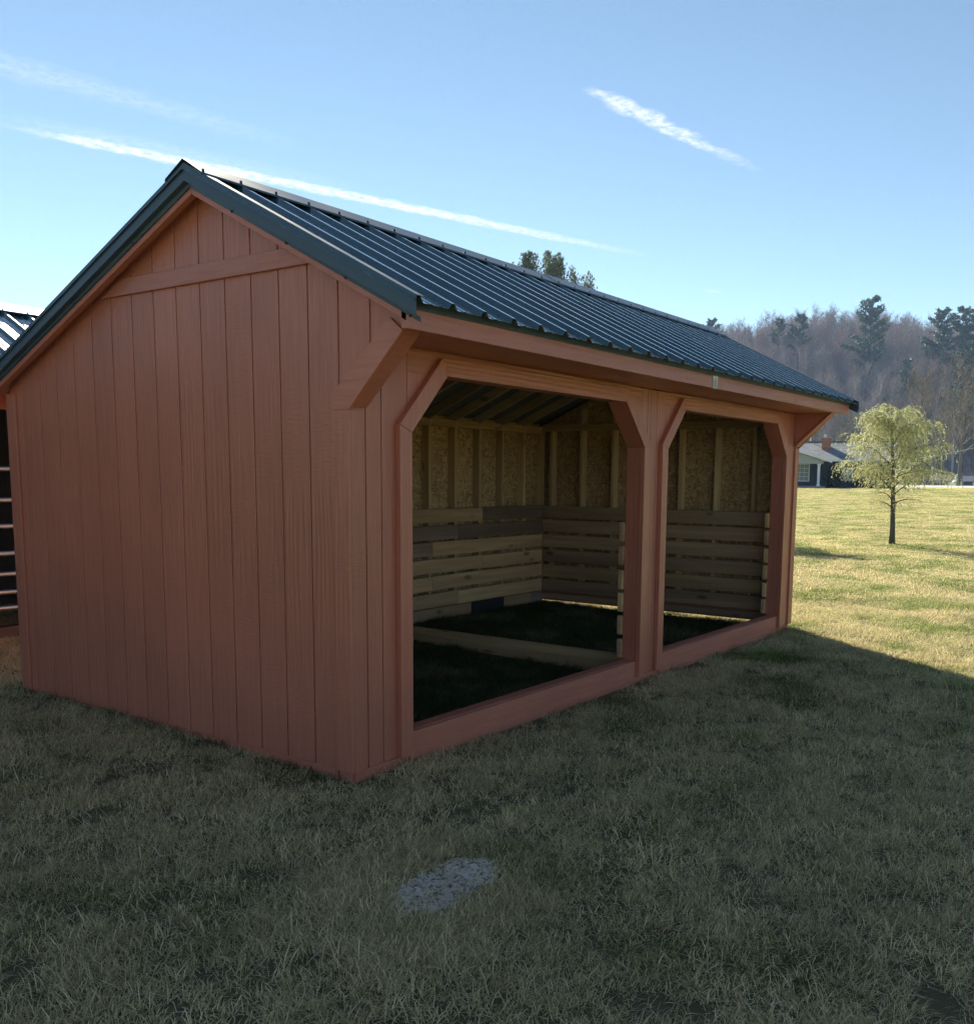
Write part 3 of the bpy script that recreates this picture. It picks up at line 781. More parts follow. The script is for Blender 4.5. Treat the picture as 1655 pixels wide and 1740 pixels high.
def bare_tree_meshes(seed, H, spread, ntwig):
    rg = np.random.default_rng(seed)
    tv, tf, cv, cf = [], [], [], []
    lean = rg.normal(0, 0.03, 2)
    def trunk_at(t): return np.array([lean[0] * H * t * t + 0.25 * math.sin(3 * t + seed), lean[1] * H * t * t + 0.25 * math.cos(2.3 * t + seed) - 0.25 * math.cos(seed), H * t])
    ts = np.linspace(0, 0.93, 9)
    tube_pts([trunk_at(t) + (np.array([0, 0, -0.6]) if t == 0 else 0) for t in ts], [0.026 * H * 0.8 * (1 - t) ** 0.8 * 0.75 + 0.02 for t in ts], 6, tv, tf)
    for i in range(22):
        t = 0.28 + 0.66 * (i / 21) ** 0.9
        p = trunk_at(t); az = i * 2.4 + rg.normal(0, 0.4)
        ln = spread * H * (0.42 - 0.30 * (t - 0.28)) * rg.uniform(0.65, 1.1)
        up = rg.uniform(0.55, 1.1)
        dr = np.array([math.cos(az), math.sin(az), up]); dr /= np.linalg.norm(dr)
        pts = [p]
        for k in range(5):
            dr = dr + np.array([0, 0, 0.10]) + rg.normal(0, 0.12, 3); dr /= np.linalg.norm(dr)
            pts.append(pts[-1] + dr * ln / 5)
        r0 = 0.010 * H * 0.62 * (1.15 - t)
        tube_pts(pts, [r0 * (1 - 0.16 * k) + 0.01 for k in range(6)], 4, tv, tf, False)
        for k in range(1, 6):
            for j in range(3):
                az2 = rg.uniform(0, 2 * PI); d2 = dr * 0.7 + np.array([math.cos(az2), math.sin(az2), rg.uniform(0.0, 0.9)]); d2 /= np.linalg.norm(d2)
                l2 = ln * rg.uniform(0.18, 0.38)
                a = pts[k] + (pts[k - 1] - pts[k]) * rg.uniform(0, 1)
                m_ = a + d2 * l2 * 0.5 + rg.normal(0, 0.05, 3) * l2; e = m_ + (d2 + np.array([0, 0, 0.25])) * l2 * 0.5
                strip(cv, cf, a, m_, 0.055, rg); strip(cv, cf, m_, e, 0.04, rg)
                for q in range(ntwig):
                    s0 = a + (e - a) * rg.uniform(0.15, 1.0)
                    d3 = d2 * 0.8 + rg.normal(0, 0.55, 3) + np.array([0, 0, 0.3]); d3 /= np.linalg.norm(d3)
                    strip(cv, cf, s0, s0 + d3 * rg.uniform(0.5, 1.3), 0.032, rg)
    return np_mesh('bare_trunk', tv, tf, smooth=True), np_mesh('bare_crown', cv, cf)
def pine_meshes(seed, H, R, bare_frac, dens=1.0):
    rg = np.random.default_rng(seed)
    tv, tf, cv, cf, ti = [], [], [], [], []
    tube_pts([(0, 0, -0.6), (0.05, 0, H * 0.5), (0, 0.05, H * 0.97)], [0.018 * H, 0.012 * H, 0.02], 7, tv, tf)
    nl = int(H * 1.15)
    for i in range(nl):
        t = bare_frac + (1 - bare_frac) * i / nl
        z = H * t
        prof = (1 - t) ** 0.5 * rg.uniform(0.7, 1.15) * min(1.0, (t - bare_frac) * 5 + 0.45)
        for j in range(rg.integers(3, 6)):
            if rg.random() < 0.18: continue
            az = rg.uniform(0, 2 * PI); ln = R * prof * rg.uniform(0.55, 1.15) + 0.3
            up = rg.uniform(0.15, 0.75)
            d = np.array([math.cos(az), math.sin(az), up]); d /= np.linalg.norm(d)
            p0 = np.array([0, 0, min(z, H * 0.93)]); p1 = p0 + d * ln + np.array([0, 0, 0.20 * ln])
            tube_pts([p0, p1], [0.05, 0.015], 3, tv, tf, False)
            n = int((18 + ln * 26) * dens)
            for q in range(n):
                s = rg.uniform(0.25, 1.05); c = p0 + (p1 - p0) * s + rg.normal(0, 0.20, 3) * (0.5 + ln * 0.22) * np.array([1, 1, 0.75])
                a = rg.normal(size=3) + d * 0.8 + np.array([0, 0, 0.6]); a /= np.linalg.norm(a)
                b = np.cross(a, rg.normal(size=3)); b /= np.linalg.norm(b) + 1e-9
                sz = rg.uniform(0.16, 0.34)
                k = len(cv); cv += [c - a * sz - b * sz * 0.22, c - a * sz * 0.2 + b * sz * 0.42, c + a * sz, c - b * sz * 0.4]; cf.append((k, k + 1, k + 2, k + 3))
                tn = float(np.clip(rg.normal(0.4, 0.25), 0, 1)); ti += [tn] * 4
    return np_mesh('pine_trunk', tv, tf, smooth=True), np_mesh('pine_crown', cv, cf, ti)
def put_tree(name, meshes, mats, loc, rz, s, label, cat, group=None):
    e = empty(name, loc, rz, label, cat, group); e.scale = (s, s, s)
    for nm, me, m in zip(('trunk', 'crown'), meshes, mats):
        if not me.materials: me.materials.append(m)
        obj(nm, me, m, e)
    return e

CX, CY = cam.location.x, cam.location.y
def polar(az_deg, dist):
    a = math.radians(az_deg); x = CX + math.sin(a) * dist; y = CY + math.cos(a) * dist
    return (x, y, gz(x, y))

bares = [bare_tree_meshes(20 + i, H, s, 5) for i, (H, s) in enumerate(((17, 0.9), (19, 0.8), (15, 1.05), (18, 0.75), (13, 1.1)))]
pines = [pine_meshes(60, 20, 5.6, 0.30, 1.2), pine_meshes(61, 17, 4.8, 0.35), pine_meshes(62, 14, 3.6, 0.22)]
# the wooded hillside
hr = np.random.default_rng(5)
placed = []
tries = 0
while len(placed) < 262 and tries < 9000:
    tries += 1
    az = hr.uniform(60.5, 86.5); dist = 288 + 190 * hr.random() ** 1.15
    x, y, z = polar(az, dist)
    md = 4.2 if dist < 400 else 5.2
    if any((x - p[0]) ** 2 + (y - p[1]) ** 2 < md * md for p in placed): continue
    placed.append((x, y, z))
for i, (x, y, z) in enumerate(placed):
    k = int(hr.integers(0, 5)); s = hr.uniform(0.72, 1.05)
    put_tree('bare_tree', bares[k], (bark, twig_m), (x, y, z - 0.3), hr.uniform(0, 2 * PI), s, 'leafless grey brown tree in the wood on the far hillside', 'tree', 'leafless trees of the hillside wood')
# pines on the skyline of the hill (azimuth, distance, model, elevation of the top in degrees)
for az, dist, k, el, lab in (
        (74.35, 352, 0, 10.05, 'tall dark green pine standing alone on the skyline of the wooded hill'),
        (70.55, 372, 1, 9.20, 'right-hand of the two dark pines on the skyline just right of the shed roof'),
        (69.45, 378, 1, 9.00, 'left-hand of the two dark pines on the skyline just right of the shed roof'),
        (78.0, 360, 1, 9.20, 'broad dark pine on the skyline, leftmost of the clump at the right edge'),
        (79.0, 352, 0, 9.25, 'middle dark pine of the skyline clump at the right edge'),
        (79.85, 346, 0, 9.35, 'dark pine of the skyline clump cut by the right edge'),
        (65.7, 380, 1, 9.10, 'dark pine top peeping over the far end of the shed ridge'),
        (79.3, 310, 2, 6.9, 'lower dark pine on the slope below the skyline clump at the right edge'),
        (76.3, 330, 2, 6.6, 'small dark pine on the slope right of the tall lone pine')):
    x, y, z = polar(az, dist)
    top = cam.location.z + dist * math.tan(math.radians(el))
    put_tree('pine_tree', pines[k], (pine_bark, pine_leaf), (x, y, z), az, (top - z) / (20, 17, 14)[k], lab, 'tree', 'pines on the hill')
# undergrowth at the foot of the hill
uv_, uf_, ut_ = [], [], []
ur = np.random.default_rng(8)
for _ in range(15000):
    az = ur.uniform(60, 88); dist = ur.uniform(268, 330)
    a = math.radians(az); x = CX + math.sin(a) * dist; y = CY + math.cos(a) * dist
    uv_.append((x, y)); 
uz = ground_z([p[0] for p in uv_], [p[1] for p in uv_])
vs, fs = [], []
for (x, y), z in zip(uv_, uz):
    p = np.array([x, y, z - 0.1]); h = ur.uniform(0.8, 3.6)
    q = p + np.array([ur.normal(0, 0.5), ur.normal(0, 0.5), h])
    strip(vs, fs, p, q, 0.07, ur)
    strip(vs, fs, p + (q - p) * 0.5, p + (q - p) * 0.5 + np.array([ur.normal(0, 0.6), ur.normal(0, 0.6), h * 0.45]), 0.04, ur)
und = obj('hillside_brush', np_mesh('hillside_brush', vs, fs), twig_m); tag(und, 'leafless brush along the foot of the wooded hill', 'brush', kind='stuff')
def joined(a, b, name):
    va = [tuple(v.co) for v in a.vertices]; fa = [tuple(p.vertices) for p in a.polygons]
    n = len(va); va += [tuple(v.co) for v in b.vertices]; fb = [tuple(i + n for i in p.vertices) for p in b.polygons]
    me = bpy.data.meshes.new(name); me.from_pydata(va, [], fa + fb); me.update()
    me.materials.append(bark); me.materials.append(twig_m)
    me.polygons.foreach_set('material_index', [0] * len(fa) + [1] * len(fb)); return me
wood_c = bpy.data.collections.new('wood_patch')
for i, (a, b) in enumerate(bares): wood_c.objects.link(bpy.data.objects.new('wood_patch_%02d' % i, joined(a, b, 'wood_patch')))
WOOD_PTS = []
while len(WOOD_PTS) < 2300:
    az = hr.uniform(56, 92); dist = 300 + 270 * hr.random()
    a = math.radians(az); WOOD_PTS.append((CX + math.sin(a) * dist, CY + math.cos(a) * dist))
WOOD_PTS = np.array(WOOD_PTS)
big_bares = [(a.copy(), b.copy()) for a, b in bares]
for a, b in big_bares: a.materials.clear(); b.materials.clear()
# larger leafless trees between the houses and the hill
for az, dist, k, s, lab in (
        (77.35, 128, 2, 0.92, 'wide leafless tree just right of the yellow-green willow, in front of the hill'),
        (79.4, 118, 4, 1.05, 'leafless tree with arching limbs cut by the right edge'),
        (78.5, 165, 0, 0.82, 'leafless tree behind the low farm buildings near the right edge'),
        (75.4, 172, 3, 0.8, 'leafless tree rising behind the willow crown'),
        (73.3, 160, 4, 0.88, 'leafless tree rising behind the chimney of the low house'),
        (71.6, 175, 2, 0.80, 'leafless tree behind the porch gable of the low house'),
        (81.6, 140, 1, 0.8, 'leafless tree just outside the right edge')):
    x, y, z = polar(az, dist)
    put_tree('bare_tree', big_bares[k], (near_bark, near_twig), (x, y, z - 0.3), az * 3, s, lab, 'tree', 'large leafless trees behind the houses')
# evergreens whose tops show above the shed ridge
def evergreen_meshes(seed, H, r, nfac=1.0):
    rg = np.random.default_rng(seed); tv, tf, cv, cf, ti = [], [], [], [], []
    tube_pts([(0, 0, -0.5), (0, 0, H * 0.6), (0, 0, H * 0.96)], [0.22, 0.13, 0.02], 7, tv, tf)
    tips = [(rg.uniform(0, 2 * PI), rg.uniform(0.0, 1.0) ** 0.6 * r * 0.86, rg.uniform(0.86, 1.0)) for _ in range(16)]
    for (a, rr, hh) in tips:
        bx_, by_ = math.cos(a) * rr, math.sin(a) * rr
        tube_pts([(bx_ * 0.2, by_ * 0.2, H * 0.55), (bx_ * 0.8, by_ * 0.8, H * 0.8), (bx_, by_, H * hh)], [0.05, 0.03, 0.01], 3, tv, tf, False)
        for q in range(int(520 * nfac)):
            t = rg.uniform(0.0, 1.0); z = H * (hh - t * 0.42)
            wd = 0.16 + 0.62 * min(t * 3.0, 1.0) ** 0.6
            sc_ = 0.75 + 0.25 * t
            c = np.array([bx_ * sc_ + rg.normal(0, wd * 0.55), by_ * sc_ + rg.normal(0, wd * 0.55), z + rg.normal(0, 0.06)])
            av = np.array([rg.normal(0, 0.35), rg.normal(0, 0.35), 1.0]); av /= np.linalg.norm(av)
            b = np.cross(av, rg.normal(size=3)); b /= np.linalg.norm(b) + 1e-9
            sz = rg.uniform(0.09, 0.17)
            k = len(cv); cv += [c - av * sz, c + b * sz * 0.45, c + av * sz * 1.1, c - b * sz * 0.45]; cf.append((k, k + 1, k + 2, k + 3)); ti += [float(np.clip(rg.normal(0.45, 0.28), 0, 1))] * 4
    return np_mesh('evergreen_trunk', tv, tf, smooth=True), np_mesh('evergreen_crown', cv, cf, ti)
for (x, y, top, r, seed, nf, lab) in (
        (74.6, 51.25, 23.0, 1.55, 81, 1.6, 'left of the two bushy evergreen tops above the shed ridge'),
        (76.05, 49.15, 23.1, 2.0, 82, 2.1, 'widest bushy evergreen top above the shed ridge'),
        (77.1, 47.5, 21.9, 0.75, 83, 0.4, 'slim thin evergreen top right of the bushy pair above the shed ridge'),
        (77.75, 46.45, 21.3, 0.8, 84, 0.4, 'rightmost slim evergreen top above the shed ridge'),
        (73.75, 52.4, 22.0, 0.5, 85, 0.22, 'smallest evergreen tip left of the bushy pair above the shed ridge')):
    z = gz(x, y)
    put_tree('evergreen_tree', evergreen_meshes(seed, top - z, r, nf), (bark, ever_leaf), (x, y, z), 0, 1, lab, 'tree', 'evergreens above the ridge')

# ---- young weeping willow
def willow_meshes(seed, H=3.05, Rw=0.84):
    rg = np.random.default_rng(seed)
    tv, tf, sv, sf_, lv, lf, ti = [], [], [], [], [], [], []
    def tr(t): return np.array([0.04 * math.sin(4 * t) - 0.05 * t * t, 0.03 * math.sin(3 * t) + 0.17 * t * t, H * t])
    ts = np.linspace(0, 0.9, 10)
    tube_pts([tr(t) - (np.array([0, 0, 0.2]) if t == 0 else 0) for t in ts], [0.056 * (1 - t) ** 0.75 + 0.005 + (0.025 if t == 0 else 0) for t in ts], 9, tv, tf)
    ends = []
    for i in range(30):
        t = 0.24 + 0.66 * i / 29
        az = i * 2.399 + rg.normal(0, 0.3)
        reach = Rw * (0.36 + 0.74 * math.sin(PI * min(1.0, max(0.0, (t - 0.12) / 0.88)))) * rg.uniform(0.75, 1.1)
        if t > 0.8: reach *= 0.7
        if t < 0.34: reach *= 0.62
        p = tr(t); up = rg.uniform(0.7, 1.15) if t < 0.5 else rg.uniform(0.9, 1.5)
        d = np.array([math.cos(az), math.sin(az), up]); d /= np.linalg.norm(d)
        pts = [p]; n = 7
        for k in range(n):
            d = d + np.array([math.cos(az) * 0.05, math.sin(az) * 0.05, -0.17 * (k / n) - 0.02]) + rg.normal(0, 0.09, 3); d /= np.linalg.norm(d)
            pts.append(pts[-1] + d * reach * 1.25 / n)
        r0 = 0.021 * (1.1 - t)
        tube_pts(pts, [r0 * (1 - 0.12 * k) + 0.002 for k in range(n + 1)], 5, tv, tf, False)
        low_ = t < 0.36
        for k in range(2, n + 1):
            for j in range(11 if not low_ else 4):
                s0 = pts[k] + (pts[k - 1] - pts[k]) * rg.uniform(0, 1)
                az2 = az + rg.normal(0, 1.0)
                d2 = np.array([math.cos(az2), math.sin(az2), rg.uniform(0.1, 1.0)]); d2 /= np.linalg.norm(d2)
                ln = rg.uniform(0.26, 0.62) * (0.7 if low_ else 1.0)
                q = [s0]; m = 6
                for w_ in range(m):
                    d2 = d2 + np.array([0, 0, -0.30 - 0.06 * w_]) + rg.normal(0, 0.10, 3) + np.array([-0.05, 0.02, 0]); d2 /= np.linalg.norm(d2)
                    q.append(q[-1] + d2 * ln / m)
                for w_ in range(m): strip(sv, sf_, q[w_], q[w_ + 1], 0.0065, rg)
                nl = rg.integers(17, 29) if not low_ else rg.integers(1, 6)
                for _ in range(nl):
                    u = rg.uniform(0.15, 1.0) * m; w_ = min(int(u), m - 1)
                    c = q[w_] + (q[w_ + 1] - q[w_]) * (u - w_)
                    ax = (q[w_ + 1] - q[w_]); ax /= np.linalg.norm(ax)
                    sd = rg.normal(size=3); a = ax * 0.9 + sd * 0.5 + np.array([0, 0, -0.25]); a /= np.linalg.norm(a)
                    b = np.cross(a, rg.normal(size=3)); b /= np.linalg.norm(b) + 1e-9
                    l_ = rg.uniform(0.026, 0.048); wd = l_ * 0.17
                    kk = len(lv); lv += [c, c + a * l_ * 0.5 + b * wd, c + a * l_, c + a * l_ * 0.5 - b * wd]; lf.append((kk, kk + 1, kk + 2, kk + 3)); ti += [float(np.clip(rg.normal(0.5, 0.28), 0, 1))] * 4
    return np_mesh('willow_trunk', tv, tf, smooth=True), np_mesh('willow_strands', sv, sf_), np_mesh('willow_leaves', lv, lf, ti)
wil = willow_meshes(21)
for (x, y, rz, s, lab) in ((18.22, 2.04, 0.0, 1.0, 'young weeping willow with yellow-green leaves on the sunlit lawn'),
                           (16.9, 5.9, 2.2, 0.95, 'second young willow behind the shed, seen only by its shadow on the lawn')):
    e = empty('willow_tree', (x, y, gz(x, y)), rz, lab, 'tree'); e.scale = (s, s, s)
    for nm, me, m in zip(('trunk', 'crown', 'leaves'), wil, (willow_bark, willow_twig, willow_leaf)):
        obj(nm, me, m, e)

# ------------------------------------------------------------------ low house beyond the lawn
siding_m = simple('house_dark_brick', (0.045, 0.050, 0.070), 0.8, 0.3, 0, 0.25, 14)
white_m = simple('white_paint', (0.78, 0.79, 0.80), 0.5)
gable_m = simple('grey_beige_siding', (0.42, 0.41, 0.39), 0.7)
def shingle_mat(name, col):
    M = Mat(name)
    br = M.node('ShaderNodeTexBrick'); M.link(M.coords((1, 1, 1)), br.inputs['Vector'])
    br.inputs['Scale'].default_value = 1.0; br.inputs['Brick Width'].default_value = 0.33; br.inputs['Row Height'].default_value = 0.14
    br.inputs['Mortar Size'].default_value = 0.008
    br.inputs['Color1'].default_value = (*[v * 0.85 for v in col], 1); br.inputs['Color2'].default_value = (*[v * 1.15 for v in col], 1); br.inputs['Mortar'].default_value = (*[v * 0.6 for v in col], 1)
    n = M.noise(M.coords((1, 1, 1)), 0.8, 5)
    c = M.mix(1.0, br.outputs['Color'], M.ramp(n, [(0.3, 0.85), (0.7, 1.12)]), 'MULTIPLY')
    return M.base(c, 0.85, 0.3)
shingle = shingle_mat('grey_shingles', (0.20, 0.215, 0.235))
shingle_b = shingle_mat('brown_shingles', (0.20, 0.175, 0.15))
brick_m = simple('chimney_brick', (0.33, 0.15, 0.105), 0.85, 0.2, 0, 0.3, 9)
glass_m = Mat('window_glass').base((0.07, 0.08, 0.08), 0.08, 0.6)
blind_m = simple('window_blind', (0.33, 0.33, 0.26), 0.7, 0.3, 0, 0.15, 3)
HZ = -72.1
hz0 = gz(78.6, 23.3)
house = empty('house', (78.57, 23.34, hz0), math.radians(HZ), 'low grey-roofed house with white porch column and brick chimney beyond the lawn', 'house')
def window(parent, u0, u1, z0, z1, v, nx, nz, fw=0.09):
    w = box('window', (u0, u1), (v - 0.03, v + 0.02), (z0, z1), blind_m, parent, 0)
    box('pane', (u0 + fw * 0.6, u1 - fw * 0.6), (v - 0.045, v - 0.0305), (z0 + fw * 0.6, z1 - fw * 0.6), blind_m, w, 0)
    for a, b, c, d in ((u0 - fw, u0, z0 - fw, z1 + fw), (u1, u1 + fw, z0 - fw, z1 + fw), (u0, u1, z0 - fw, z0), (u0, u1, z1, z1 + fw)):
        box('frame', (a, b), (v - 0.06, v + 0.01), (c, d), white_m, w, 0)
    for i in range(1, nx): box('muntin', (u0 + (u1 - u0) * i / nx - 0.018, u0 + (u1 - u0) * i / nx + 0.018), (v - 0.062, v - 0.046), (z0, z1), white_m, w, 0)
    for i in range(1, nz): box('muntin', (u0, u1), (v - 0.064, v - 0.0465), (z0 + (z1 - z0) * i / nz - 0.018, z0 + (z1 - z0) * i / nz + 0.018), white_m, w, 0)
    return w
FL = 0.15
box('wall', (-9.5, 6.2), (1.6, 9.0), (-0.4, 2.42), siding_m, house, 0)
prism('roof', [(1.0, 2.28), (5.3, 3.98), (9.6, 2.28), (9.6, 2.40), (5.3, 4.12), (1.0, 2.42)], 'x', -10.0, 6.7, shingle, house, 0)
box('gutter', (-10.0, 6.7), (0.93, 1.0), (2.28, 2.42), white_m, house, 0)
prism('end_gable', [(1.6, 2.42), (5.3, 3.86), (9.0, 2.42)], 'x', 6.0, 6.2, gable_m, house, 0)
box('ridge_board', (-10.0, 6.7), (5.18, 5.42), (4.06, 4.16), shingle, house, 0)
# porch with its gable to the front
prism('porch_roof', [(-7.2, 2.18), (-3.1, 3.50), (1.0, 2.18), (1.0, 2.30), (-3.1, 3.63), (-7.2, 2.30)], 'y', -0.5, 3.8, shingle, house, 0)
prism('porch_gable', [(-6.6, 2.05), (0.35, 2.05), (0.35, 2.32), (-3.1, 3.42), (-6.6, 2.32)], 'y', -0.2, 0.0, gable_m, house, 0)
prism('rake_trim', [(-3.1, 3.46), (1.05, 2.13), (1.05, 2.31), (-3.1, 3.64)], 'y', -0.56, -0.50, white_m, house, 0)
prism('rake_trim', [(-3.1, 3.46), (-7.25, 2.13), (-7.25, 2.31), (-3.1, 3.64)], 'y', -0.56, -0.505, white_m, house, 0)
box('porch_floor', (-7.0, 0.6), (-0.4, 1.6), (-0.4, FL), simple('porch_concrete', (0.30, 0.29, 0.28), 0.9), house, 0)
for u in (0.0, -6.2):
    c_ = box('column', (u - 0.11, u + 0.11), (-0.22, 0.0), (FL, 2.05), white_m, house, 0.01)
    box('column_base', (u - 0.16, u + 0.16), (-0.27, 0.05), (FL, FL + 0.14), white_m, c_, 0.01)
    box('column_capital', (u - 0.15, u + 0.15), (-0.26, 0.04), (1.93, 2.05), white_m, c_, 0.01)
window(house, -1.95, -0.85, 0.62, 2.0, 1.57, 3, 4)
window(house, -5.4, -4.3, 0.62, 2.0, 1.57, 3, 4)
dr = box('door', (-3.6, -2.65), (1.53, 1.59), (FL, 2.15), white_m, house, 0.01)
window(house, 2.15, 2.75, 0.75, 1.65, 1.57, 2, 2)
window(house, 4.3, 5.2, 0.75, 1.75, 1.57, 3, 3)
ch = box('chimney', (0.15, 0.90), (3.4, 4.1), (2.6, 4.40), brick_m, house, 0.01)
box('chimney_cap', (0.08, 0.97), (3.33, 4.17), (4.40, 4.48), simple('chimney_concrete', (0.36, 0.36, 0.36), 0.8), ch, 0)
v, f = tube_pts([(0.42, 3.75, 4.48), (0.42, 3.75, 4.70)], [0.12, 0.12], 10); obj('flue', mesh('flue', v, f), galv, ch)
prism('chimney_flashing', [(0.13, 3.05), (0.19, 3.05), (0.36, 2.86), (0.13, 3.2)], 'y', 3.36, 3.399, white_m, ch, 0)
v, f = tube_pts([(-0.85, 5.3, 4.1), (-0.85, 5.3, 4.75)], [0.05, 0.05], 8); obj('vent_pipe', mesh('vent_pipe', v, f), white_m, house)
v, f = tube_pts([(-0.85, 5.3, 4.70), (-0.85, 5.3, 4.78)], [0.08, 0.05], 8); obj('vent_hood', mesh('vent_hood', v, f), white_m, house)
# dark evergreen shrubs along its front
def shrub_mesh(seed, rx, ry, h, n):
    rg = np.random.default_rng(seed); cv, cf, ti, tv, tf = [], [], [], [], []
    for i in range(5): tube_pts([(rg.normal(0, rx * 0.15), 0, -0.1), (rg.normal(0, rx * 0.4), rg.normal(0, ry * 0.3), h * 0.7)], [0.04, 0.015], 4, tv, tf, False)
    for _ in range(n):
        u = rg.normal(size=3); u /= np.linalg.norm(u); rr = rg.uniform(0.5, 1.0) ** 0.4 * (1 + 0.12 * math.sin(5 * u[0] + seed) + 0.1 * math.sin(7 * u[2]))
        c = np.array([u[0] * rx * rr, u[1] * ry * rr, h * 0.5 + u[2] * h * 0.5 * rr])
        a = u + rg.normal(0, 0.7, 3); a /= np.linalg.norm(a); b = np.cross(a, rg.normal(size=3)); b /= np.linalg.norm(b) + 1e-9
        sz = rg.uniform(0.07, 0.14); k = len(cv); cv += [c - a * sz, c + b * sz * 0.6, c + a * sz, c - b * sz * 0.6]; cf.append((k, k + 1, k + 2, k + 3)); ti += [float(rg.uniform(0, 1))] * 4
    return np_mesh('shrub_stems', tv, tf), np_mesh('shrub_leaves', cv, cf, ti)
cr_, sr_ = math.cos(math.radians(HZ)), math.sin(math.radians(HZ))
def H2W(u, v): x = 78.57 + u * cr_ - v * sr_; y = 23.34 + u * sr_ + v * cr_; return (x, y, gz(x, y))
for (u, v_, rx, ry, h, n, lab) in ((1.15, 0.85, 0.8, 0.6, 1.9, 2600, 'dark evergreen shrub right beside the white porch column'),
                                  (3.6, 0.8, 0.75, 0.6, 1.75, 2400, 'dark evergreen shrub below the house wall behind the willow leaves'),
                                  (5.3, 0.9, 0.8, 0.6, 1.5, 2200, 'dark evergreen shrub at the right end of the low house')):
    e = empty('shrub', H2W(u, v_), 0, lab, 'shrub')
    st_, lf_ = shrub_mesh(int(u * 10), rx, ry, h, n)
    obj('stem', st_, bark, e); obj('foliage', lf_, hedge_leaf, e)

# ------------------------------------------------------------------ road bank and the small buildings at the right edge
road_m = simple('pale_concrete_road', (0.52, 0.50, 0.47), 0.9, 0.2, 0, 0.08, 0.7)
ra = np.linspace(99.0, 105.0, 5); rb = np.linspace(-220, 8.0, 60)
RA, RB = np.meshgrid(ra, rb, indexing='ij')
RXx = RA * 0.966 - RB * 0.259; RYy = RA * 0.259 + RB * 0.966; RZz = ground_z(RXx, RYy) + 0.03
ri = np.arange(RA.size).reshape(RA.shape)
rf = np.stack([ri[:-1, :-1], ri[1:, :-1], ri[1:, 1:], ri[:-1, 1:]], -1).reshape(-1, 4)
road = obj('road', np_mesh('road', np.stack([RXx, RYy, RZz], -1).reshape(-1, 3), rf), road_m); tag(road, 'pale road running behind the lawn crest at the right', 'road', kind='structure')
def small_house(name, px, dist_base, w, d, eave, ridge, wall_m, roof_m, label, cat, rz_extra=0.0):
    x, y = px; z = gz(x, y)
    az = math.atan2(x - CX, y - CY)
    e = empty(name, (x, y, z), -az + rz_extra, label, cat)
    box('wall', (-w / 2, w / 2), (0, d), (-0.3, eave), wall_m, e, 0)
    prism('roof', [(-0.3, eave - 0.12), (d * 0.5, ridge - 0.14), (d + 0.3, eave - 0.12), (d + 0.3, eave + 0.02), (d * 0.5, ridge), (-0.3, eave + 0.02)], 'x', -w / 2 - 0.3, w / 2 + 0.3, roof_m, e, 0)
    for sx_ in (-w / 2, w / 2 - 0.1): prism('end_gable', [(0, eave), (d / 2, ridge - 0.15), (d, eave)], 'x', sx_, sx_ + 0.1, wall_m, e, 0)
    return e
tan_m = simple('tan_siding', (0.30, 0.27, 0.22), 0.8)
gar = small_house('garage', (222.2, 42.3), 230, 5.4, 6.0, 2.1, 3.6, tan_m, shingle_b, 'small brown-roofed garage with white door at the far right', 'garage')
for i in range(4): box('door_panel', (0.8, 2.5), (-0.06, -0.004), (0.05 + 0.48 * i, 0.51 + 0.48 * i), white_m, gar, 0.01)
for a_, b_ in ((-1.9, -0.9), (-0.4, 0.3)):
    w_ = box('window', (a_, b_), (-0.05, -0.003), (1.0, 1.8), glass_m, gar, 0); box('frame', (a_ - 0.08, b_ + 0.08), (-0.07, -0.051), (1.8, 1.9), white_m, w_, 0)
gx, gy = 218.9, 39.0
gaz = empty('gazebo', (gx, gy, gz(gx, gy)), 0, 'little white gazebo with pointed roof beside the garage', 'gazebo')
v, f = [], []
b0 = len(v)
for k in range(8): v.append((1.0 * math.cos(k * PI / 4), 1.0 * math.sin(k * PI / 4), 1.85))
for k in range(8): v.append((0.72 * math.cos(k * PI / 4), 0.72 * math.sin(k * PI / 4), 2.25))
v.append((0, 0, 3.7))
for k in range(8): f.append((k, (k + 1) % 8, 8 + (k + 1) % 8, 8 + k)); f.append((8 + k, 8 + (k + 1) % 8, 16))
f.append(tuple(range(7, -1, -1)))
obj('roof', mesh('roof', v, f), white_m, gaz)
for k in range(8):
    a_ = k * PI / 4; box('post', (0.85 * math.cos(a_) - 0.06, 0.85 * math.cos(a_) + 0.06), (0.85 * math.sin(a_) - 0.06, 0.85 * math.sin(a_) + 0.06), (-0.2, 1.85), white_m, gaz, 0)
v, f = tube_pts([(0, 0, -0.2), (0, 0, 0.2)], [1.05, 1.05], 8); obj('floor', mesh('floor', v, f), white_m, gaz)
barn = small_house('barn', (229.0, 36.2), 236, 6.5, 5.0, 2.0, 3.2, siding_m, simple('dark_metal_roof', (0.10, 0.11, 0.13), 0.6), 'dark low barn cut by the right edge behind the gazebo', 'barn')
box('door', (-1.4, -0.5), (-0.06, -0.004), (0.0, 1.8), white_m, barn, 0)
box('window', (0.3, 1.0), (-0.06, -0.004), (0.9, 1.6), glass_m, barn, 0)
# overhead wire
hx0 = H2W(5.8, 1.0)
wp = [Vector((hx0[0], hx0[1], 2.95)), Vector((89.0, 15.6, 3.75)), Vector((93.0, 12.5, 4.75)), Vector((99.0, 7.0, 7.2)), Vector((104.0, 1.5, 9.8))]
v, f = tube_pts(wp, [0.035] * 5, 6)
wire = obj('overhead_wire', mesh('overhead_wire', v, f, True), simple('aluminium_cable', (0.5, 0.5, 0.52), 0.4, 0.5, 0.7)); tag(wire, 'overhead service wire running to the right edge beside the willow', 'wire')

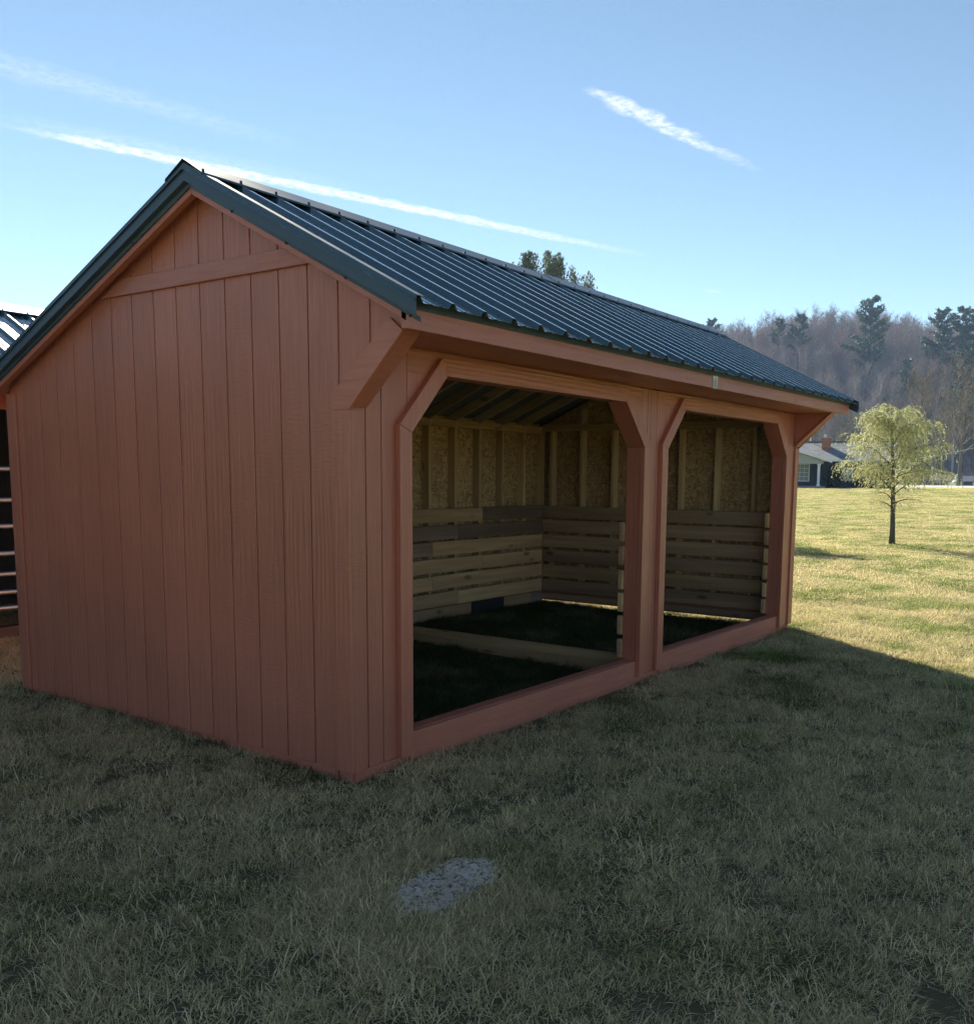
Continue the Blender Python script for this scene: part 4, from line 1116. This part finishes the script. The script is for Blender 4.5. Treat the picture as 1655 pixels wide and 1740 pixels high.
# ------------------------------------------------------------------ grass
GR = bpy.data.collections.new('grass_patches')     # sources only, never linked to the scene
def grass_patch(seed, n, size, l0, l1, w0, w1, lie):
    rg = np.random.default_rng(seed)
    b = np.stack([rg.uniform(-size / 2, size / 2, n), rg.uniform(-size / 2, size / 2, n), np.full(n, -0.006)], -1)
    # tufts: pull part of the blades to random centres
    cen = rg.uniform(-size / 2, size / 2, (max(6, n // 22), 2)); pick = rg.integers(0, len(cen), n); pull = (rg.random(n) < 0.6)[:, None]
    b[:, :2] = np.where(pull, cen[pick] + rg.normal(0, 0.014 * size / 0.3, (n, 2)), b[:, :2])
    tint = rg.random(n)
    ln = rg.uniform(l0, l1, n) * np.where(rg.random(n) < 0.06, 1.5, 1.0)
    wd = rg.uniform(w0, w1, n)
    straw = tint > 0.965
    ln = np.where(straw, ln * 1.7, ln)
    az = rg.uniform(0, 2 * PI, n) * 0.75 + np.where(pull[:, 0], cen[pick][:, 0] * 40, 0)
    th = np.abs(rg.normal(0.35, 0.35, n)) * lie + 0.05
    flat = rg.random(n) < 0.22 * lie
    th = np.where(flat, rg.uniform(1.1, 1.45, n), th)
    th = np.where(straw, rg.uniform(0.7, 1.35, n), th)
    curl = rg.uniform(0.15, 0.75, n)
    pos = b.copy(); P = [pos.copy()]
    hd = np.stack([np.cos(az), np.sin(az)], -1)
    for k in range(3):
        t = th + curl * (k + 0.5) * 0.8
        t = np.minimum(t, 1.62)
        step = ln / 3
        pos = pos + np.concatenate([hd * (np.sin(t) * step)[:, None], (np.cos(t) * step)[:, None]], 1)
        pos[:, 2] = np.maximum(pos[:, 2], 0.004)
        P.append(pos.copy())
    tw = rg.uniform(-0.9, 0.9, n)
    sd = np.stack([-np.sin(az + tw), np.cos(az + tw), np.zeros(n)], -1)
    vs = []
    for k, wk in enumerate((1.0, 0.85, 0.55)):
        o = sd * (wd * wk / 2)[:, None]; vs += [P[k] - o, P[k] + o]
    vs.append(P[3])
    V = np.stack(vs, 1).reshape(-1, 3)
    i0 = np.arange(n) * 7
    Q = np.concatenate([np.stack([i0, i0 + 1, i0 + 3, i0 + 2], -1), np.stack([i0 + 2, i0 + 3, i0 + 5, i0 + 4], -1)])
    T = np.stack([i0 + 4, i0 + 5, i0 + 6], -1)
    me = bpy.data.meshes.new('grass_patch')
    me.from_pydata(V.tolist(), [], Q.tolist() + T.tolist()); me.update()
    at = me.attributes.new('tint', 'FLOAT', 'POINT'); at.data.foreach_set('value', np.repeat(tint, 7).astype(np.float32))
    ah = me.attributes.new('along', 'FLOAT', 'POINT'); ah.data.foreach_set('value', np.tile(np.array([0, 0, .33, .33, .66, .66, 1], np.float32), n))
    return me
def blade_mat(name, thr, greens, tans, trans, straw):
    M = Mat(name)
    at = M.node('ShaderNodeAttribute'); at.attribute_name = 'tint'; tint = at.outputs['Fac']
    vw = M.coords((1, 1, 1), 'World')
    d1 = M.noise(vw, 1.05, 2, 0.6); d2 = M.noise(vw, 4.5, 1, 0.6); d3 = M.noise(M.coords((0.35, 0.09, 1), 'World', (0, 0, 0.5)), 1.0, 2, 0.65)
    gp = M.node('ShaderNodeSeparateXYZ'); M.link(vw, gp.inputs[0])
    east = M.ramp(M.math('DIVIDE', gp.outputs[0], 6.0), [(0.05, 0.0), (0.8, -0.0 + 1.0)])
    d1 = M.math('SUBTRACT', M.ramp(d1, [(0.36, 0.0), (0.64, 1.0)]), M.math('MULTIPLY', east, 0.45 if 'grass' in name else 0.0))
    dry = M.math('ADD', M.math('MULTIPLY', d1, 1.0), M.math('ADD', M.math('MULTIPLY', d2, 0.35), M.math('MULTIPLY', d3, 0.45)))
    # share of dead blades rises with the dryness of the spot
    k = M.ramp(M.math('SUBTRACT', M.math('ADD', dry, M.math('MULTIPLY', tint, 0.75)), thr), [(0.0, 0.0), (0.34, 1.0)])
    t2 = M.math('FRACT', M.math('MULTIPLY', tint, 7.31))
    c = M.mix(k, M.ramp(t2, [(0.0, greens[0]), (0.5, greens[1]), (1.0, greens[2])]), M.ramp(t2, [(0.0, tans[0]), (0.5, tans[1]), (1.0, tans[2])]))
    c = M.mix(M.ramp(tint, [(0.965, 0.0), (0.97, 1.0)]), c, straw)
    c = M.mix(1.0, c, M.ramp(M.rand(), [(0.0, 0.84), (1.0, 1.14)]), 'MULTIPLY')
    M.base(c, 0.7, 0.12)
    tr = M.node('ShaderNodeBsdfTranslucent'); M.link(c, tr.inputs['Color'])
    mx = M.node('ShaderNodeMixShader'); mx.inputs[0].default_value = trans
    M.link(M.b.outputs[0], mx.inputs[1]); M.link(tr.outputs[0], mx.inputs[2]); M.link(mx.outputs[0], M.out.inputs['Surface'])
    return M.m
grass_mat = blade_mat('grass_blades', 0.54, [(0.050, 0.072, 0.016), (0.145, 0.165, 0.040), (0.30, 0.30, 0.085)], [(0.28, 0.21, 0.10), (0.66, 0.53, 0.29), (0.93, 0.78, 0.48)], 0.40, (0.96, 0.84, 0.56))
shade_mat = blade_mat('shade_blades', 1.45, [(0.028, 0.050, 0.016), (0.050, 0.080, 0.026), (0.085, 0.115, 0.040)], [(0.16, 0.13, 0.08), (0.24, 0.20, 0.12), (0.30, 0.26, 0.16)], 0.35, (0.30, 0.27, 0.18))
lawn_mat = blade_mat('lawn_blades', 0.95, [(0.15, 0.20, 0.06), (0.29, 0.34, 0.11), (0.43, 0.46, 0.17)], [(0.42, 0.37, 0.18), (0.64, 0.56, 0.30), (0.78, 0.70, 0.43)], 0.45, (0.85, 0.76, 0.48))
def patch_objs(coln, defs, gm):
    c_ = bpy.data.collections.new(coln)
    for i, d in enumerate(defs):
        me = grass_patch(*d); me.materials.append(gm)
        c_.objects.link(bpy.data.objects.new(coln + '_%02d' % i, me))
    return c_
near_c = patch_objs('near_patch', [(300 + i, 680, 0.30, 0.022 + 0.005 * (i % 3), 0.050 + 0.009 * (i % 4), 0.0018, 0.0042, 1.0 if i % 2 else 0.7) for i in range(7)], grass_mat)
far_c = patch_objs('far_patch', [(400 + i, 1300, 1.3, 0.025, 0.055, 0.006, 0.011, 0.8) for i in range(4)], lawn_mat)
def scatter(name, pts, coll, nvar, smin, smax, seed, label, cat='grass', mat=None):
    rg = np.random.default_rng(seed); n = len(pts)
    z = ground_z(pts[:, 0], pts[:, 1])
    me = bpy.data.meshes.new(name); me.from_pydata(np.stack([pts[:, 0], pts[:, 1], z], -1).tolist(), [], [])
    for nm, ty, val in (('idx', 'INT', rg.integers(0, nvar, n).astype(np.int32)), ('scl', 'FLOAT', rg.uniform(smin, smax, n).astype(np.float32)), ('rz', 'FLOAT', rg.uniform(0, 2 * PI, n).astype(np.float32))):
        a = me.attributes.new(nm, ty, 'POINT'); a.data.foreach_set('value', val)
    o = obj(name, me, mat or grass_mat)
    ng = bpy.data.node_groups.new(name, 'GeometryNodeTree')
    ng.interface.new_socket('Geometry', in_out='INPUT', socket_type='NodeSocketGeometry')
    ng.interface.new_socket('Geometry', in_out='OUTPUT', socket_type='NodeSocketGeometry')
    N, Lk = ng.nodes, ng.links
    gi_, go = N.new('NodeGroupInput'), N.new('NodeGroupOutput')
    ci = N.new('GeometryNodeCollectionInfo'); ci.inputs['Collection'].default_value = coll; ci.inputs['Separate Children'].default_value = True; ci.inputs['Reset Children'].default_value = True
    ip = N.new('GeometryNodeInstanceOnPoints'); ip.inputs['Pick Instance'].default_value = True
    def attr(nm, ty):
        q = N.new('GeometryNodeInputNamedAttribute'); q.data_type = ty; q.inputs['Name'].default_value = nm
        return q.outputs['Attribute']
    cb = N.new('ShaderNodeCombineXYZ'); Lk.new(attr('rz', 'FLOAT'), cb.inputs[2])
    er = N.new('FunctionNodeEulerToRotation'); Lk.new(cb.outputs[0], er.inputs[0])
    Lk.new(gi_.outputs[0], ip.inputs['Points']); Lk.new(ci.outputs[0], ip.inputs['Instance'])
    Lk.new(attr('idx', 'INT'), ip.inputs['Instance Index']); Lk.new(er.outputs[0], ip.inputs['Rotation'])
    cs = N.new('ShaderNodeCombineXYZ'); sa = attr('scl', 'FLOAT')
    for i in range(3): Lk.new(sa, cs.inputs[i])
    Lk.new(cs.outputs[0], ip.inputs['Scale']); Lk.new(ip.outputs[0], go.inputs[0])
    md = o.modifiers.new('scatter', 'NODES'); md.node_group = ng
    tag(o, label, cat, kind='stuff'); return o
def in_view(x, y, lo, hi):
    az = np.degrees(np.arctan2(x - CX, y - CY)); return (az > lo) & (az < hi)
gr = np.random.default_rng(77)
# close range, dense
gsp = 0.185
gx_, gy_ = np.meshgrid(np.arange(-4.2, 13, gsp), np.arange(-5.6, 9, gsp))
P = np.stack([gx_.ravel(), gy_.ravel()], -1) + gr.uniform(-0.5, 0.5, (gx_.size, 2)) * gsp
rc = np.hypot(P[:, 0] - CX, P[:, 1] - CY)
keep = (rc < 14.5) & ((in_view(P[:, 0], P[:, 1], 14, 94)) | (rc < 2.4)) & (rc > 0.8)
sd_a = np.mod(np.arctan2(P[:, 1] - cys, P[:, 0] - cxs), 2 * PI)
keep &= np.hypot(P[:, 0] - cxs, P[:, 1] - cys) > np.interp(sd_a, np.append(ang, 2 * PI), np.append(rad, rad[0])) * 0.94 + 0.055
keep &= ~((P[:, 0] > -0.05) & (P[:, 0] < L + 0.05) & (((P[:, 1] > -0.03) & (P[:, 1] < 0.14)) | ((P[:, 1] > D - 0.13) & (P[:, 1] < D + 0.03))))
keep &= ~((np.abs(P[:, 0] - 3.09) < 0.09) & (P[:, 1] > 0) & (P[:, 1] < D))
ring_a = np.repeat(np.linspace(0, 2 * PI, 20, endpoint=False), 2)
ring_r = np.interp(ring_a, np.append(ang, 2 * PI), np.append(rad, rad[0])) + np.tile([0.15, 0.19], 20)
near_pts = np.concatenate([P[keep], np.stack([cxs + ring_r * np.cos(ring_a), cys + ring_r * np.sin(ring_a)], -1)])
inside = (near_pts[:, 0] > 0) & (near_pts[:, 0] < L) & (near_pts[:, 1] > 0) & (near_pts[:, 1] < D)
shade_c = patch_objs('shade_patch', [(340 + i, 420, 0.30, 0.03, 0.085, 0.0018, 0.0036, 0.7) for i in range(4)], shade_mat)
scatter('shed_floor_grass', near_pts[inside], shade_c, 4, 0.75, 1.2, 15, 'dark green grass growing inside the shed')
near_pts = near_pts[~inside]
green_c = patch_objs('green_patch', [(360 + i, 560, 0.30, 0.024 + 0.006 * (i % 3), 0.060 + 0.008 * (i % 3), 0.0022, 0.0042, 0.8) for i in range(5)], lawn_mat)
split = near_pts[:, 0] + 0.9 * np.sin(near_pts[:, 1] * 2.1 + 0.5) + gr.normal(0, 0.5, len(near_pts)) > 4.3
scatter('short_lawn_grass', near_pts[split], green_c, 5, 0.75, 1.25, 16, 'short greener grass off the far front corner of the shed')
near_pts = near_pts[~split]
scatter('grass', near_pts, near_c, 7, 0.72, 1.25, 5, 'short mixed green and dead grass in the foreground')
P = np.stack([gr.uniform(6, 84, 60000), gr.uniform(-22, 50, 60000)], -1)
rc = np.hypot(P[:, 0] - CX, P[:, 1] - CY)
aa = 0.966 * P[:, 0] + 0.259 * P[:, 1]
keep = (rc > 13.0) & (aa < 82) & in_view(P[:, 0], P[:, 1], 66, 88) & (gr.random(len(P)) < np.clip(16 / rc, 0.1, 1.0) * 0.95)
scatter('lawn_grass', P[keep], far_c, 4, 0.85, 1.25, 6, 'sunlit dry yellow-green lawn grass beyond the shed')
scatter('hillside_wood', WOOD_PTS, wood_c, 5, 0.62, 0.98, 9, 'leafless wood covering the far hill', 'wood', twig_m)

# ------------------------------------------------------------------ thin haze in the valley air
hz_ = box('haze', (-3300, 3300), (-3300, 3300), (-3.5, 92.0), None, None, 0)
tag(hz_, 'thin blue haze in the air', 'haze', kind='stuff')
hm = bpy.data.materials.new('haze'); hm.use_nodes = True; hm.node_tree.nodes.clear()
ho = hm.node_tree.nodes.new('ShaderNodeOutputMaterial'); hv = hm.node_tree.nodes.new('ShaderNodeVolumePrincipled')
hv.inputs['Color'].default_value = (0.42, 0.62, 1.0, 1); hv.inputs['Density'].default_value = 0.00024; hv.inputs['Anisotropy'].default_value = 0.2
hm.node_tree.links.new(hv.outputs[0], ho.inputs['Volume'])
hz_.data.materials.append(hm)
